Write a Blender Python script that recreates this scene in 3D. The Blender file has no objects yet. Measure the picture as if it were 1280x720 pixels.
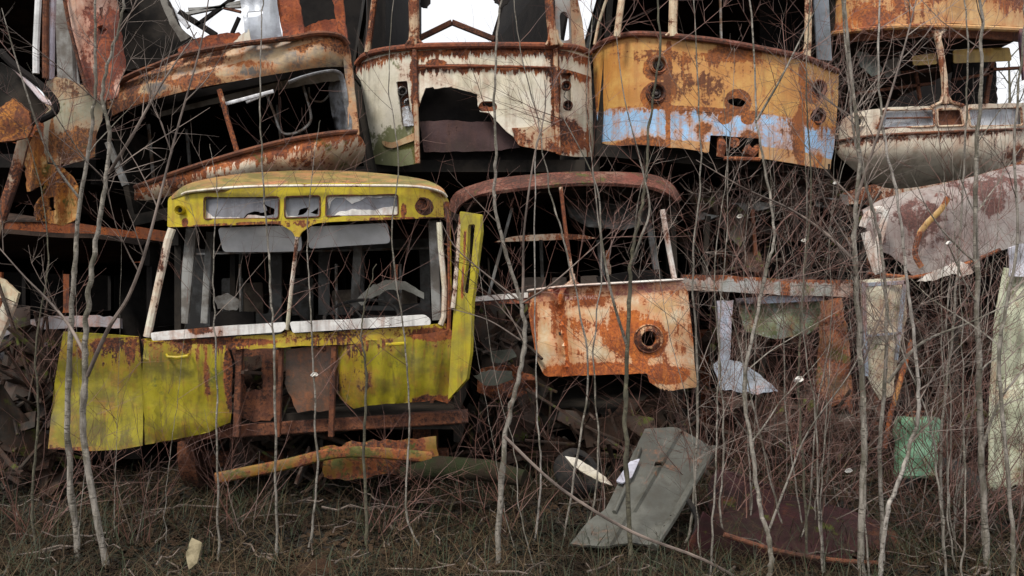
import bpy, math, random
from mathutils import Vector, Matrix, noise as mn
from mathutils.geometry import delaunay_2d_cdt
F = 1108.0; EYE = 1.7
C = bpy.context.scene.collection
R = random.Random(7)
rad = math.radians

def P(x, y, Y): return Vector(((x-640)/F*Y, Y, EYE+(360-y)/F*Y))

# ---------------------------------------------------------------- node helpers
class N:
    """tiny wrapper so that node maths reads as maths"""
    def __init__(s, nt, sock): s.nt = nt; s.s = sock
    def _m(s, op, *a, clamp=False):
        n = s.nt.nodes.new('ShaderNodeMath'); n.operation = op; n.use_clamp = clamp
        for i, v in enumerate((s,)+a):
            if isinstance(v, N): s.nt.links.new(v.s, n.inputs[i])
            else: n.inputs[i].default_value = v
        return N(s.nt, n.outputs[0])
    def __add__(s, o): return s._m('ADD', o)
    __radd__ = __add__
    def __sub__(s, o): return s._m('SUBTRACT', o)
    def __rsub__(s, o): return (s*-1.0)+o
    def __mul__(s, o): return s._m('MULTIPLY', o)
    __rmul__ = __mul__
    def __truediv__(s, o): return s._m('DIVIDE', o)
    def clamp(s): return s._m('ADD', 0.0, clamp=True)
    def abs(s): return s._m('ABSOLUTE')
    def max(s, o): return s._m('MAXIMUM', o)
    def min(s, o): return s._m('MINIMUM', o)
    def ss(s, a, b):
        n = s.nt.nodes.new('ShaderNodeMapRange'); n.interpolation_type = 'SMOOTHSTEP'
        s.nt.links.new(s.s, n.inputs[0])
        lo, hi, t0, t1 = (a, b, 0.0, 1.0) if a < b else (b, a, 1.0, 0.0)
        for i, v in ((1, lo), (2, hi), (3, t0), (4, t1)): n.inputs[i].default_value = v
        return N(s.nt, n.outputs[0])
def newmat(name):
    m = bpy.data.materials.new(name); m.use_nodes = True
    nt = m.node_tree; b = nt.nodes['Principled BSDF']
    return m, nt, b
def coords(nt, org=(0, 0, 0)):
    tc = nt.nodes.new('ShaderNodeTexCoord'); va = nt.nodes.new('ShaderNodeVectorMath'); va.operation = 'ADD'
    nt.links.new(tc.outputs['Object'], va.inputs[0]); va.inputs[1].default_value = tuple(org)
    sp = nt.nodes.new('ShaderNodeSeparateXYZ'); nt.links.new(va.outputs[0], sp.inputs[0])
    return va.outputs[0], N(nt, sp.outputs[0]), N(nt, sp.outputs[1]), N(nt, sp.outputs[2])
def noise(nt, vec, scale, detail=6, rough=.6, stretch=None, dist=0.0, col=False):
    if stretch:
        mp = nt.nodes.new('ShaderNodeMapping'); mp.inputs['Scale'].default_value = stretch
        nt.links.new(vec, mp.inputs[0]); vec = mp.outputs[0]
    n = nt.nodes.new('ShaderNodeTexNoise'); n.inputs['Scale'].default_value = scale
    n.inputs['Detail'].default_value = detail; n.inputs['Roughness'].default_value = rough
    n.inputs['Distortion'].default_value = dist
    nt.links.new(vec, n.inputs['Vector'])
    return N(nt, n.outputs['Fac'])
def mix(nt, fac, a, b):
    n = nt.nodes.new('ShaderNodeMix'); n.data_type = 'RGBA'
    if isinstance(fac, N): nt.links.new(fac.s, n.inputs[0])
    else: n.inputs[0].default_value = fac
    for i, v in ((6, a), (7, b)):
        if isinstance(v, (tuple, list)): n.inputs[i].default_value = (*v[:3], 1)
        else: nt.links.new(v, n.inputs[i])
    return n.outputs[2]
def setbump(nt, b, h, dist, strength=1.0):
    n = nt.nodes.new('ShaderNodeBump'); n.inputs['Strength'].default_value = strength
    n.inputs['Distance'].default_value = dist
    nt.links.new(h.s, n.inputs['Height']); nt.links.new(n.outputs[0], b.inputs['Normal'])

def paint(name, base, base2=None, rust=.4, org=(0, 0, 0), Y=8.5, bands=(), drips=(), seams=(), spots=(), patches=(),
          moss=0, mossz=None, rough=.5, dirt=.35, rustc=None, metal=0.0, seed=0.0, mossc=(.07, .085, .015), halo=.65, grain=1.0, grime=.3):
    """weathered sheet-metal paint with rust. bands (line, line, colour), drips (line, length, strength),
       seams (x, y, x, y, half width, strength), spots (x, y, r, strength), patches (x, y, rx, ry, strength)"""
    m, nt, b = newmat(name)
    vec, x, y, z = coords(nt, org)
    if seed:
        va = nt.nodes.new('ShaderNodeVectorMath'); va.operation = 'ADD'; nt.links.new(vec, va.inputs[0])
        va.inputs[1].default_value = (seed, seed*1.7, seed*.6); vec = va.outputs[0]
    nb = noise(nt, vec, 1.6, 9, .62); nm = noise(nt, vec, 7, 8, .68, dist=.3); nf = noise(nt, vec, 42, 5, .7)
    nst = noise(nt, vec, 1.0, 6, .6, stretch=(17, 17, 1.3)); nb2 = noise(nt, vec, 3.1, 6, .6, stretch=(1, 1, 1.4))
    k = Y/F
    def line(l):
        x0, z0 = (l[0]-640)*k, EYE+(360-l[1])*k; x1, z1 = (l[2]-640)*k, EYE+(360-l[3])*k
        s = (z1-z0)/(x1-x0)
        return (x-x0)*s+z0
    b2 = base2 or tuple(c*.72 for c in base)
    col = mix(nt, nb2.ss(.38, .62), base, b2)
    wob = (nm-.5)*.09+(nf-.5)*.03
    for up, lo, c in bands:
        ms = (line(up)-z+wob).ss(-.006, .006)*(z-line(lo)+wob).ss(-.006, .006)
        col = mix(nt, ms, col, c)
    col = mix(nt, nst.ss(.5, .75)*dirt, col, tuple(c*.35+.01 for c in base))
    col = mix(nt, nf.ss(.35, .7)*.18, col, tuple(c*.5 for c in base))
    col = mix(nt, (nst*.55+nb2*.45).ss(.46, .62)*grime, col, (.045, .036, .022))
    col = mix(nt, (nm*.5+nf*.5).ss(.56, .62)*.35, col, tuple(min(1, c*1.25+.02) for c in base))
    val = nb*.5+nm*.28+nst*.22+(nf-.5)*.16*grain
    ncol = noise(nt, vec, 1.0, 3, .7, stretch=(24, 24, .35))
    for l, ln, st in drips:
        d = line(l)-z
        r = (1.0-d/((ncol-.3).max(.02)*(ln*k*3.2))).clamp()*d.ss(-.025, .0)
        val = val+r.ss(0, .5)*st*(.4+nf*.6)
    for (xa, ya, xb, yb, w, st) in seams:
        xa_, za = (xa-640)*k, EYE+(360-ya)*k; xb_, zb = (xb-640)*k, EYE+(360-yb)*k
        s = (xb_-xa_)/(zb-za)
        dd = (x-((z-za)*s+xa_)+(nm-.5)*w*k*2.2).abs()
        zin = z.ss(min(za, zb)-.03, min(za, zb)+.03)*z.ss(max(za, zb)+.03, max(za, zb)-.03)
        val = val+dd.ss(w*k*1.3, w*k*.5)*zin*st
    for (sx, sy, sr, st) in spots:
        dx = x-(sx-640)*k; dz = z-(EYE+(360-sy)*k)
        d = (dx*dx+dz*dz)._m('SQRT')+(nm-.5)*.05
        val = val+d.ss(sr*k*1.1, sr*k*.9)*st
    for (sx, sy, rx, ry, st) in patches:
        dx = (x-(sx-640)*k)/(rx*k); dz = (z-(EYE+(360-sy)*k))/(ry*k)
        val = val+(dx*dx+dz*dz)._m('SQRT').ss(1.15, .35)*st
    t = .5+(.5-rust)*.42
    rm = val.ss(t-.012, t+.03); st_ = val.ss(t-.11, t+.01)
    r1, r2, r3 = rustc or ((.36, .105, .026), (.17, .048, .02), (.05, .021, .015))
    rc = mix(nt, nm.ss(.36, .6), r1, r2); rc = mix(nt, (nb*.5+nf*.5).ss(.47, .58), rc, r3)
    rc = mix(nt, nst.ss(.55, .72)*.5, rc, r1)
    stain = mix(nt, nm.ss(.3, .7), tuple(a*.5+c*.5 for a, c in zip(r1, base)), tuple(a*.8+c*.2 for a, c in zip(r1, base)))
    col = mix(nt, st_*halo, col, stain)
    col = mix(nt, rm, col, rc)
    if moss:
        mv = noise(nt, vec, 4.5, 8, .7)+(nf-.5)*.15
        if mossz is not None: mv = mv+z.ss(mossz+.3, mossz-.3)*.28-.19
        col = mix(nt, mv.ss(.62-moss*.25, .70-moss*.25)*.85, col, mossc)
    nt.links.new(col, b.inputs['Base Color'])
    rr = rm*(.92-rough)+rough+(nf-.5)*.2
    nt.links.new(rr.s, b.inputs['Roughness'])
    if metal: nt.links.new(((1.0-rm)*metal).s, b.inputs['Metallic'])
    if max(base) < .08: b.inputs['Specular IOR Level'].default_value = .15
    setbump(nt, b, nf*.35-rm*.35+nm*.5+rm*nf*.9, .008, .8)
    return m

def simple(name, c1, c2=None, scale=6, rough=.8, bump=.004, stretch=None, metal=0.0, lo=.4, hi=.6):
    m, nt, b = newmat(name)
    vec, x, y, z = coords(nt)
    n = noise(nt, vec, scale, 8, .65, stretch=stretch)
    col = mix(nt, n.ss(lo, hi), c1, c2 or tuple(c*.55 for c in c1))
    nt.links.new(col, b.inputs['Base Color']); b.inputs['Roughness'].default_value = rough
    b.inputs['Metallic'].default_value = metal
    if rough > .7: b.inputs['Specular IOR Level'].default_value = .15
    if bump: setbump(nt, b, noise(nt, vec, scale*4, 6, .7, stretch=stretch), bump)
    return m

# ---------------------------------------------------------------- object helpers
def origin(o):
    v = Vector((0, 0, 0))
    while o: v += Vector(o.location); o = o.parent
    return v
def tag(o, label, cat, group=None, kind=None):
    if label: o['label'] = label
    if cat: o['category'] = cat
    if cat and not kind: kind = 'thing'
    if group: o['group'] = group
    if kind: o['kind'] = kind
    return o
def mk(name, verts, faces, mat, parent=None, sharp=35, smooth=True):
    me = bpy.data.meshes.new(name); o = bpy.data.objects.new(name, me)
    if parent: org = origin(parent)
    else:
        xs = [v[0] for v in verts]; ys = [v[1] for v in verts]
        org = Vector(((min(xs)+max(xs))/2, (min(ys)+max(ys))/2, min(v[2] for v in verts)))
        o.location = org
    me.from_pydata([tuple(Vector(v)-org) for v in verts], [], faces)
    me.materials.append(mat)
    if smooth:
        me.polygons.foreach_set('use_smooth', [True]*len(me.polygons))
        me.set_sharp_from_angle(angle=rad(sharp))
    me.update(); C.objects.link(o)
    if parent: o.parent = parent
    return o
def thing(name, label, cat, loc, group=None):
    o = bpy.data.objects.new(name, None); C.objects.link(o); o.location = Vector(loc); o.empty_display_size = .2
    return tag(o, label, cat, group)

class MB:
    def __init__(s): s.v = []; s.f = []
    def add(s, v, f):
        n = len(s.v); s.v += [Vector(a) for a in v]; s.f += [tuple(i+n for i in q) for q in f]; return s
    def box(s, M, x0, x1, y0, y1, z0, z1):
        vs = [M @ Vector((a, b, c)) for a in (x0, x1) for b in (y0, y1) for c in (z0, z1)]
        return s.add(vs, [(0, 1, 3, 2), (4, 6, 7, 5), (0, 4, 5, 1), (2, 3, 7, 6), (0, 2, 6, 4), (1, 5, 7, 3)])
    def bar(s, a, b, w, d, w2=None):
        """rectangular bar a->b, w across (in the plane facing us), d deep, with bevelled section"""
        a = Vector(a); b = Vector(b); t = (b-a).normalized(); dp = Vector((0, 1, 0))
        if abs(t.y) > .9: dp = Vector((0, 0, 1))
        u = t.cross(dp).normalized(); v = u.cross(t).normalized(); w2 = w2 or w
        vs = []; e = .8
        for p, ww in ((a, w), (b, w2)):
            for cu, cv in ((-1, -e), (-e, -1), (e, -1), (1, -e), (1, e), (e, 1), (-e, 1), (-1, e)):
                vs.append(p+u*cu*ww/2+v*cv*d/2)
        fs = [(i, (i+1) % 8, 8+(i+1) % 8, 8+i) for i in range(8)]+[tuple(range(7, -1, -1)), tuple(range(8, 16))]
        return s.add(vs, fs)
    def tube(s, pts, rs, n=6, flat=1.0):
        pts = [Vector(p) for p in pts]
        if not isinstance(rs, (list, tuple)): rs = [rs]*len(pts)
        vs = []; up = Vector((0, 1, 0.01))
        prev = None
        for i, p in enumerate(pts):
            t = (pts[min(i+1, len(pts)-1)]-pts[max(i-1, 0)])
            t = t.normalized() if t.length > 1e-7 else Vector((0, 0, 1))
            u = prev-t*prev.dot(t) if prev else t.cross(up)
            if u.length < 1e-4: u = t.cross(Vector((1, 0, 0)))
            u.normalize(); v = t.cross(u); prev = u
            for k in range(n):
                a = 2*math.pi*k/n; vs.append(p+(u*math.cos(a)+v*math.sin(a)*flat)*rs[i])
        fs = [(i*n+k, i*n+(k+1) % n, (i+1)*n+(k+1) % n, (i+1)*n+k) for i in range(len(pts)-1) for k in range(n)]
        fs += [tuple(range(n-1, -1, -1)), tuple((len(pts)-1)*n+k for k in range(n))]
        return s.add(vs, fs)
    def lathe(s, c, ax, prof, n=24, up=Vector((0, 0, 1))):
        """prof: (radius, distance along ax)"""
        c = Vector(c); ax = Vector(ax).normalized(); u = ax.cross(up)
        if u.length < .01: u = ax.cross(Vector((1, 0, 0)))
        u.normalize(); v = ax.cross(u); vs = []
        for r, h in prof:
            for k in range(n):
                a = 2*math.pi*k/n; vs.append(c+ax*h+(u*math.cos(a)+v*math.sin(a))*max(r, 1e-4))
        fs = [(i*n+k, i*n+(k+1) % n, (i+1)*n+(k+1) % n, (i+1)*n+k) for i in range(len(prof)-1) for k in range(n)]
        return s.add(vs, fs)
    def build(s, name, mat, parent=None, sharp=35, smooth=True): return mk(name, s.v, s.f, mat, parent, sharp, smooth)

def spl(pts, n=6, closed=False):
    out = []; L = len(pts)
    rng = range(L if closed else L-1)
    for i in rng:
        if closed: p = [pts[(i+k-1) % L] for k in range(4)]
        else: p = [pts[max(i-1, 0)], pts[i], pts[i+1], pts[min(i+2, L-1)]]
        for j in range(n):
            t = j/n
            out.append(tuple(.5*((2*b)+(-a+c)*t+(2*a-5*b+4*c-d)*t*t+(-a+3*b-3*c+d)*t**3) for a, b, c, d in zip(*p)))
    if not closed: out.append(tuple(pts[-1]))
    return out
def rpoly(pts, r, n=4):
    out = []; L = len(pts)
    for i, p in enumerate(pts):
        a = Vector(pts[i-1][:2]); p_ = Vector(p[:2]); b = Vector(pts[(i+1) % L][:2])
        rr = p[2] if len(p) > 2 else r
        rr = min(rr, (a-p_).length*.48, (b-p_).length*.48)
        if rr < .3: out.append(tuple(p_)); continue
        s = p_+(a-p_).normalized()*rr; e = p_+(b-p_).normalized()*rr
        for k in range(n+1):
            t = k/n; q = s*(1-t)**2+p_*2*t*(1-t)+e*t*t; out.append(tuple(q))
    return out
def jag(pts, amp, step=5, rnd=R):
    out = []; L = len(pts)
    for i in range(L):
        a = Vector(pts[i][:2]); b = Vector(pts[(i+1) % L][:2]); n = max(1, int((b-a).length/step))
        for k in range(n):
            q = a.lerp(b, k/n)
            if k: q += Vector((rnd.gauss(0, amp), rnd.gauss(0, amp)))
            out.append(tuple(q))
    return out
def inside(p, poly):
    x, y = p; c = False; j = len(poly)-1
    for i in range(len(poly)):
        xi, yi = poly[i][:2]; xj, yj = poly[j][:2]
        if (yi > y) != (yj > y) and x < (xj-xi)*(y-yi)/(yj-yi)+xi: c = not c
        j = i
    return c
def depth(Y0, xl=0, xr=0, bulge=0, n=3, lean=0, yref=0, dent=0, ds=1.6, sd=0, skew=0):
    def f(x, y):
        d = Y0
        if bulge: d += bulge*abs(2*(x-(xl+xr)/2)/(xr-xl))**n
        d += lean*(yref-y)+skew*(x-(xl+xr)/2)
        if dent:
            q = Vector((x/100*ds+sd, y/100*ds, sd)); d += dent*(mn.noise(q)+.5*mn.noise(q*2.7))
        return d
    return f
def panel(name, out, holes, df, mat, parent=None, th=.012, res=9, sharp=40, crumple=0):
    """sheet cut to an outline with holes, bent over a depth function and given thickness"""
    out = [tuple(p[:2]) for p in out]; holes = [[tuple(p[:2]) for p in h] for h in holes]
    pts = []; edges = []
    for poly in [out]+holes:
        q = jag(poly, 0, res*1.3); n0 = len(pts); pts += q
        edges += [(n0+i, n0+(i+1) % len(q)) for i in range(len(q))]
    x0 = min(p[0] for p in out); x1 = max(p[0] for p in out); y0 = min(p[1] for p in out); y1 = max(p[1] for p in out)
    nb = len(pts); r2 = (res*.45)**2; grid = []
    yy = y0+res*.5; row = 0
    while yy < y1:
        xx = x0+res*(.25 if row % 2 else .75)
        while xx < x1:
            if inside((xx, yy), out) and not any(inside((xx, yy), h) for h in holes) and \
               all((xx-p[0])**2+(yy-p[1])**2 > r2 for p in pts[:nb]): grid.append((xx, yy))
            xx += res
        yy += res*.87; row += 1
    co, ed, fa, *_ = delaunay_2d_cdt([Vector(p) for p in pts+grid], edges, [], 0, 1e-4)
    fs = []
    for f in fa:
        cx = sum(co[i][0] for i in f)/len(f); cy = sum(co[i][1] for i in f)/len(f)
        if inside((cx, cy), out) and not any(inside((cx, cy), h) for h in holes): fs.append(tuple(f))
    used = sorted({i for f in fs for i in f}); rm = {o: n for n, o in enumerate(used)}
    fs = [tuple(rm[i] for i in f) for f in fs]
    V = [P(co[i][0], co[i][1], df(co[i][0], co[i][1])) for i in used]
    nr = [Vector((0, 0, 0)) for _ in V]; F2 = []
    for f in fs:
        n = (V[f[1]]-V[f[0]]).cross(V[f[2]]-V[f[0]])
        if n.y > 0: f = f[::-1]; n = -n
        F2.append(f)
        for i in f: nr[i] += n
    L = len(V); V2 = [v-(n.normalized() if n.length > 1e-12 else Vector((0, -1, 0)))*th for v, n in zip(V, nr)]
    he = {}
    for f in F2:
        for i in range(len(f)): he[(f[i], f[(i+1) % len(f)])] = 1
    side = [(b, a, a+L, b+L) for (a, b) in he if (b, a) not in he]
    return mk(name, V+V2, F2+[tuple(i+L for i in f[::-1]) for f in F2]+side, mat, parent, sharp)

def pbar(name, pts, Y, w, d, mat, parent, n=6, ws=None):
    """a flattened tube that follows pixel points; Y may be a function"""
    m = MB(); q = []
    for p in pts:
        yy = Y(p[0], p[1]) if callable(Y) else (p[2] if len(p) > 2 else Y)
        q.append(P(p[0], p[1], yy))
    m.tube(q, ws or w/2, 8, flat=d/w if d else 1.0)
    return m.build(name, mat, parent)
def lamp(parent, px, py, Y, r, mring, mglass=None, name='headlight', ax=(0, -1, 0), rings=2, depth_=.05):
    """round lamp socket: raised ring, inner ring and a recessed bowl"""
    c = P(px, py, Y); r = r/F*Y
    o = MB().lathe(c, ax, [(r*.0, -depth_), (r*.3, -depth_*1.0), (r*.62, -depth_*.5), (r*.68, .012), (r*.8, .022), (r*.85, .01), (r*.95, .014), (r*1.0, .0), (r*1.0, -.03)], 28).build(name, mring, parent)
    q = MB().lathe(c, ax, [(0, -depth_*.2), (r*.18, -depth_*.25), (r*.3, -depth_*.5), (r*.42, -depth_*.45), (r*.45, -depth_*.6)], 20).build('lamp_bowl', mglass or mring, o)
    return o

def shell(root, xl, xr, yf, ys, yr, Y, L, mi, mr, roll=0, dx=0, dz=0, rear='open', rise=.22, rearz=None, wth=.05, npil=None, upside=False, floor=True, roof=True, sides=(1, 1)):
    """tram body behind the front: floor, side walls, pillars, roof, rear wall. yf floor, ys sill, yr roof edge in px"""
    O = P((xl+xr)/2, yf, Y); W = (xr-xl)/F*Y; H = abs(yf-yr)/F*Y; S = abs(yf-ys)/F*Y
    ex = Vector((math.cos(roll), 0, math.sin(roll))); ez = Vector((-math.sin(roll), 0, math.cos(roll)))
    if upside: ez = -ez
    ey = Vector((dx, 1, dz))
    M = Matrix(((ex.x, ey.x, ez.x, O.x), (ex.y, ey.y, ez.y, O.y), (ex.z, ey.z, ez.z, O.z), (0, 0, 0, 1)))
    h = W/2
    if floor: MB().box(M, -h, h, .12, L, -.12, 0).build('floor', mi, root)
    npil = npil or max(2, int(L/1.3))
    for s, on in zip((-1, 1), sides):
        if not on: continue
        a, b = (s*h, s*(h-wth)) if s < 0 else (s*(h-wth), s*h)
        m = MB().box(M, a, b, .3, L, -.25, S); m.box(M, a, b, .3, L, H-.22, H-.02); m.build('side_wall', mi, root)
        for i in range(npil+1):
            y0 = .35+(L-.55)*i/npil
            MB().box(M, a, b, y0, y0+.12, S+.002, H-.222).build('window_pillar', mi, root)
    if roof:
        vs = []; fs = []; n = 14; ny = 10
        for t in (0, .04):
            for j in range(ny+1):
                for i in range(n+1):
                    u = -1+2*i/n; x = u*(h+.03-t); zz = H+rise*(1-abs(u)**3.2)-t
                    q = Vector((x*1.7, L*j/ny, t)); zz += .03*mn.noise(q)
                    vs.append(M @ Vector((x, .15+(L-.1)*j/ny, zz)))
        K = (n+1)*(ny+1)
        for j in range(ny):
            for i in range(n):
                a = j*(n+1)+i; fs += [(a, a+1, a+n+2, a+n+1), (a+K, a+n+1+K, a+n+2+K, a+1+K)]
        for i in range(n): fs += [(i+1, i, i+K, i+1+K), (ny*(n+1)+i, ny*(n+1)+i+1, ny*(n+1)+i+1+K, ny*(n+1)+i+K)]
        for j in range(ny): a = j*(n+1); fs += [(a, a+n+1, a+n+1+K, a+K), (a+n+n+1, a+n, a+n+K, a+n+n+1+K)]
        mk('roof', vs, fs, mr, root)
    if rear:
        r0 = S if rear == 'open' else H
        m = MB().box(M, -h+.052, h-.052, L-.06, L-.01, 0.002, r0-.002)
        if rear == 'open':
            for u in (-h+.13, h-.13): m.box(M, u-.07, u+.07, L-.058, L-.012, S, H)
            m.box(M, -h+.2, h-.2, L-.056, L-.014, H-.18, H+.05)
        m.build('rear_wall', mi, root)
    return M, W, H, S

# ---------------------------------------------------------------- world, light, camera
sc = bpy.context.scene
w = bpy.data.worlds.new('World'); sc.world = w; w.use_nodes = True
nt = w.node_tree; bg = nt.nodes['Background']
sky = nt.nodes.new('ShaderNodeTexSky'); sky.sky_type = 'NISHITA'; sky.sun_disc = False
SUN_EL, SUN_AZ = 52, -35        # azimuth measured from straight behind the camera towards the left
sky.sun_elevation = rad(SUN_EL); sky.sun_rotation = rad(180+SUN_AZ+0)
sky.air_density = 1.0; sky.dust_density = 1.5; sky.ozone_density = 1.0
hs = nt.nodes.new('ShaderNodeHueSaturation'); hs.inputs['Saturation'].default_value = .22
nt.links.new(sky.outputs[0], hs.inputs['Color'])
nt.links.new(mix(nt, .7, hs.outputs[0], (4.95, 4.95, 5.05)), bg.inputs['Color'])   # thin cloud evens out the sky
bg.inputs['Strength'].default_value = .105
sd = bpy.data.lights.new('sun', 'SUN'); sd.energy = 1.5; sd.angle = rad(14); sd.color = (1, .94, .85)
so = bpy.data.objects.new('sun', sd); C.objects.link(so)
d = Vector((math.sin(rad(-35))*math.cos(rad(SUN_EL)), -math.cos(rad(-35))*math.cos(rad(SUN_EL)), math.sin(rad(SUN_EL))))
so.rotation_euler = d.to_track_quat('Z', 'Y').to_euler(); so.location = (-3, -5, 9)
sc.view_settings.view_transform = 'Standard'; sc.view_settings.look = 'None'; sc.view_settings.exposure = 1.12; sc.view_settings.gamma = 1
cd = bpy.data.cameras.new('camera'); cam = bpy.data.objects.new('camera', cd); C.objects.link(cam)
cd.sensor_width = 36; cd.lens = 36*F/1280; cd.clip_end = 600; cd.clip_start = .05
cam.location = (0, 0, EYE); cam.rotation_euler = (rad(90), 0, 0); sc.camera = cam

# ---------------------------------------------------------------- shared materials
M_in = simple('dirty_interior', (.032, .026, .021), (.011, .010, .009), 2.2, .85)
M_in2 = simple('grey_interior', (.27, .27, .26), (.12, .105, .09), 5, .7)
M_roof = simple('dark_roof', (.05, .032, .024), (.018, .013, .011), 3, .85)  # dark instead of pale ceiling paint: interior shade is put into the colour
M_pipe = simple('steel_pipe', (.30, .30, .29), (.13, .08, .05), 9, .45, metal=.4)
M_rub = simple('black_rubber', (.02, .02, .02), (.035, .03, .027), 20, .75)
M_dark = simple('shade_black', (.012, .010, .009), (.006, .005, .005), 4, .8)  # near-black, so the shade of voids and interiors sits in the colour
M_rust = paint('bare_rust', (.16, .07, .035), rust=.9, grain=1.3, seed=3, rustc=((.20, .07, .03), (.10, .036, .02), (.04, .018, .013)))
M_rustlight = paint('flaking_rust', (.45, .36, .26), rust=.62, seed=9)
M_lampring = paint('lamp_ring', (.28, .2, .14), rust=.62, seed=5, rough=.35)
M_bowl = simple('lamp_bowl', (.06, .045, .04), (.015, .012, .012), 30, .3, metal=.4)
M_chrome = simple('dull_reflector', (.55, .56, .58), (.25, .22, .2), 14, .25, metal=.8)
M_alu = paint('bare_aluminium', (.52, .55, .6), (.38, .4, .44), rust=.16, rough=.35, metal=.5, seed=2, dirt=.4)

# ---------------------------------------------------------------- ground
def make_ground():
    vs = []; fs = []; xs = []
    def axis(lo, hi, fine_lo, fine_hi, st):
        a = []; v = fine_lo
        while v <= fine_hi: a.append(v); v += st
        k = st; v = fine_hi
        while v < hi: k *= 1.5; v += k; a.append(min(v, hi))
        k = st; v = fine_lo
        while v > lo: k *= 1.5; v -= k; a.insert(0, max(v, lo))
        return a
    X = axis(-300, 300, -6, 6, .09); Yv = axis(-60, 400, 3, 10, .09)
    for yy in Yv:
        for xx in X:
            q = Vector((xx, yy, 0)); vs.append((xx, yy, gz(xx, yy)))
    n = len(X)
    fs = [(j*n+i, j*n+i+1, (j+1)*n+i+1, (j+1)*n+i) for j in range(len(Yv)-1) for i in range(n-1)]
    m, nt, b = newmat('forest_floor')
    vec, x, y, z = coords(nt)
    a = noise(nt, vec, 1.3, 8, .65); c = noise(nt, vec, 9, 8, .75); f = noise(nt, vec, 60, 5, .7)
    col = mix(nt, c.ss(.4, .62), (.008, .006, .005), (.02, .014, .010))
    col = mix(nt, (a*.6+f*.4).ss(.5, .58), col, (.016, .018, .007))
    col = mix(nt, f.ss(.6, .7), col, (.05, .035, .022))
    nt.links.new(col, b.inputs['Base Color']); b.inputs['Roughness'].default_value = .95
    setbump(nt, b, c*.6+f*.5, .04)
    o = bpy.data.objects.new('ground', bpy.data.meshes.new('ground')); o.data.from_pydata(vs, [], fs); o.data.materials.append(m)
    o.data.polygons.foreach_set('use_smooth', [True]*len(o.data.polygons)); C.objects.link(o); o['kind'] = 'structure'
def gz(x, y):
    q = Vector((x, y, 0))
    k = max(0.0, min(1.0, (abs(y-6)-0)/4))
    return (.09*mn.noise(q*.8)+.05*mn.noise(q*2.1)+.02*mn.noise(q*6)) if -20 < y < 30 and abs(x) < 30 else 0.0
make_ground()

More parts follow.
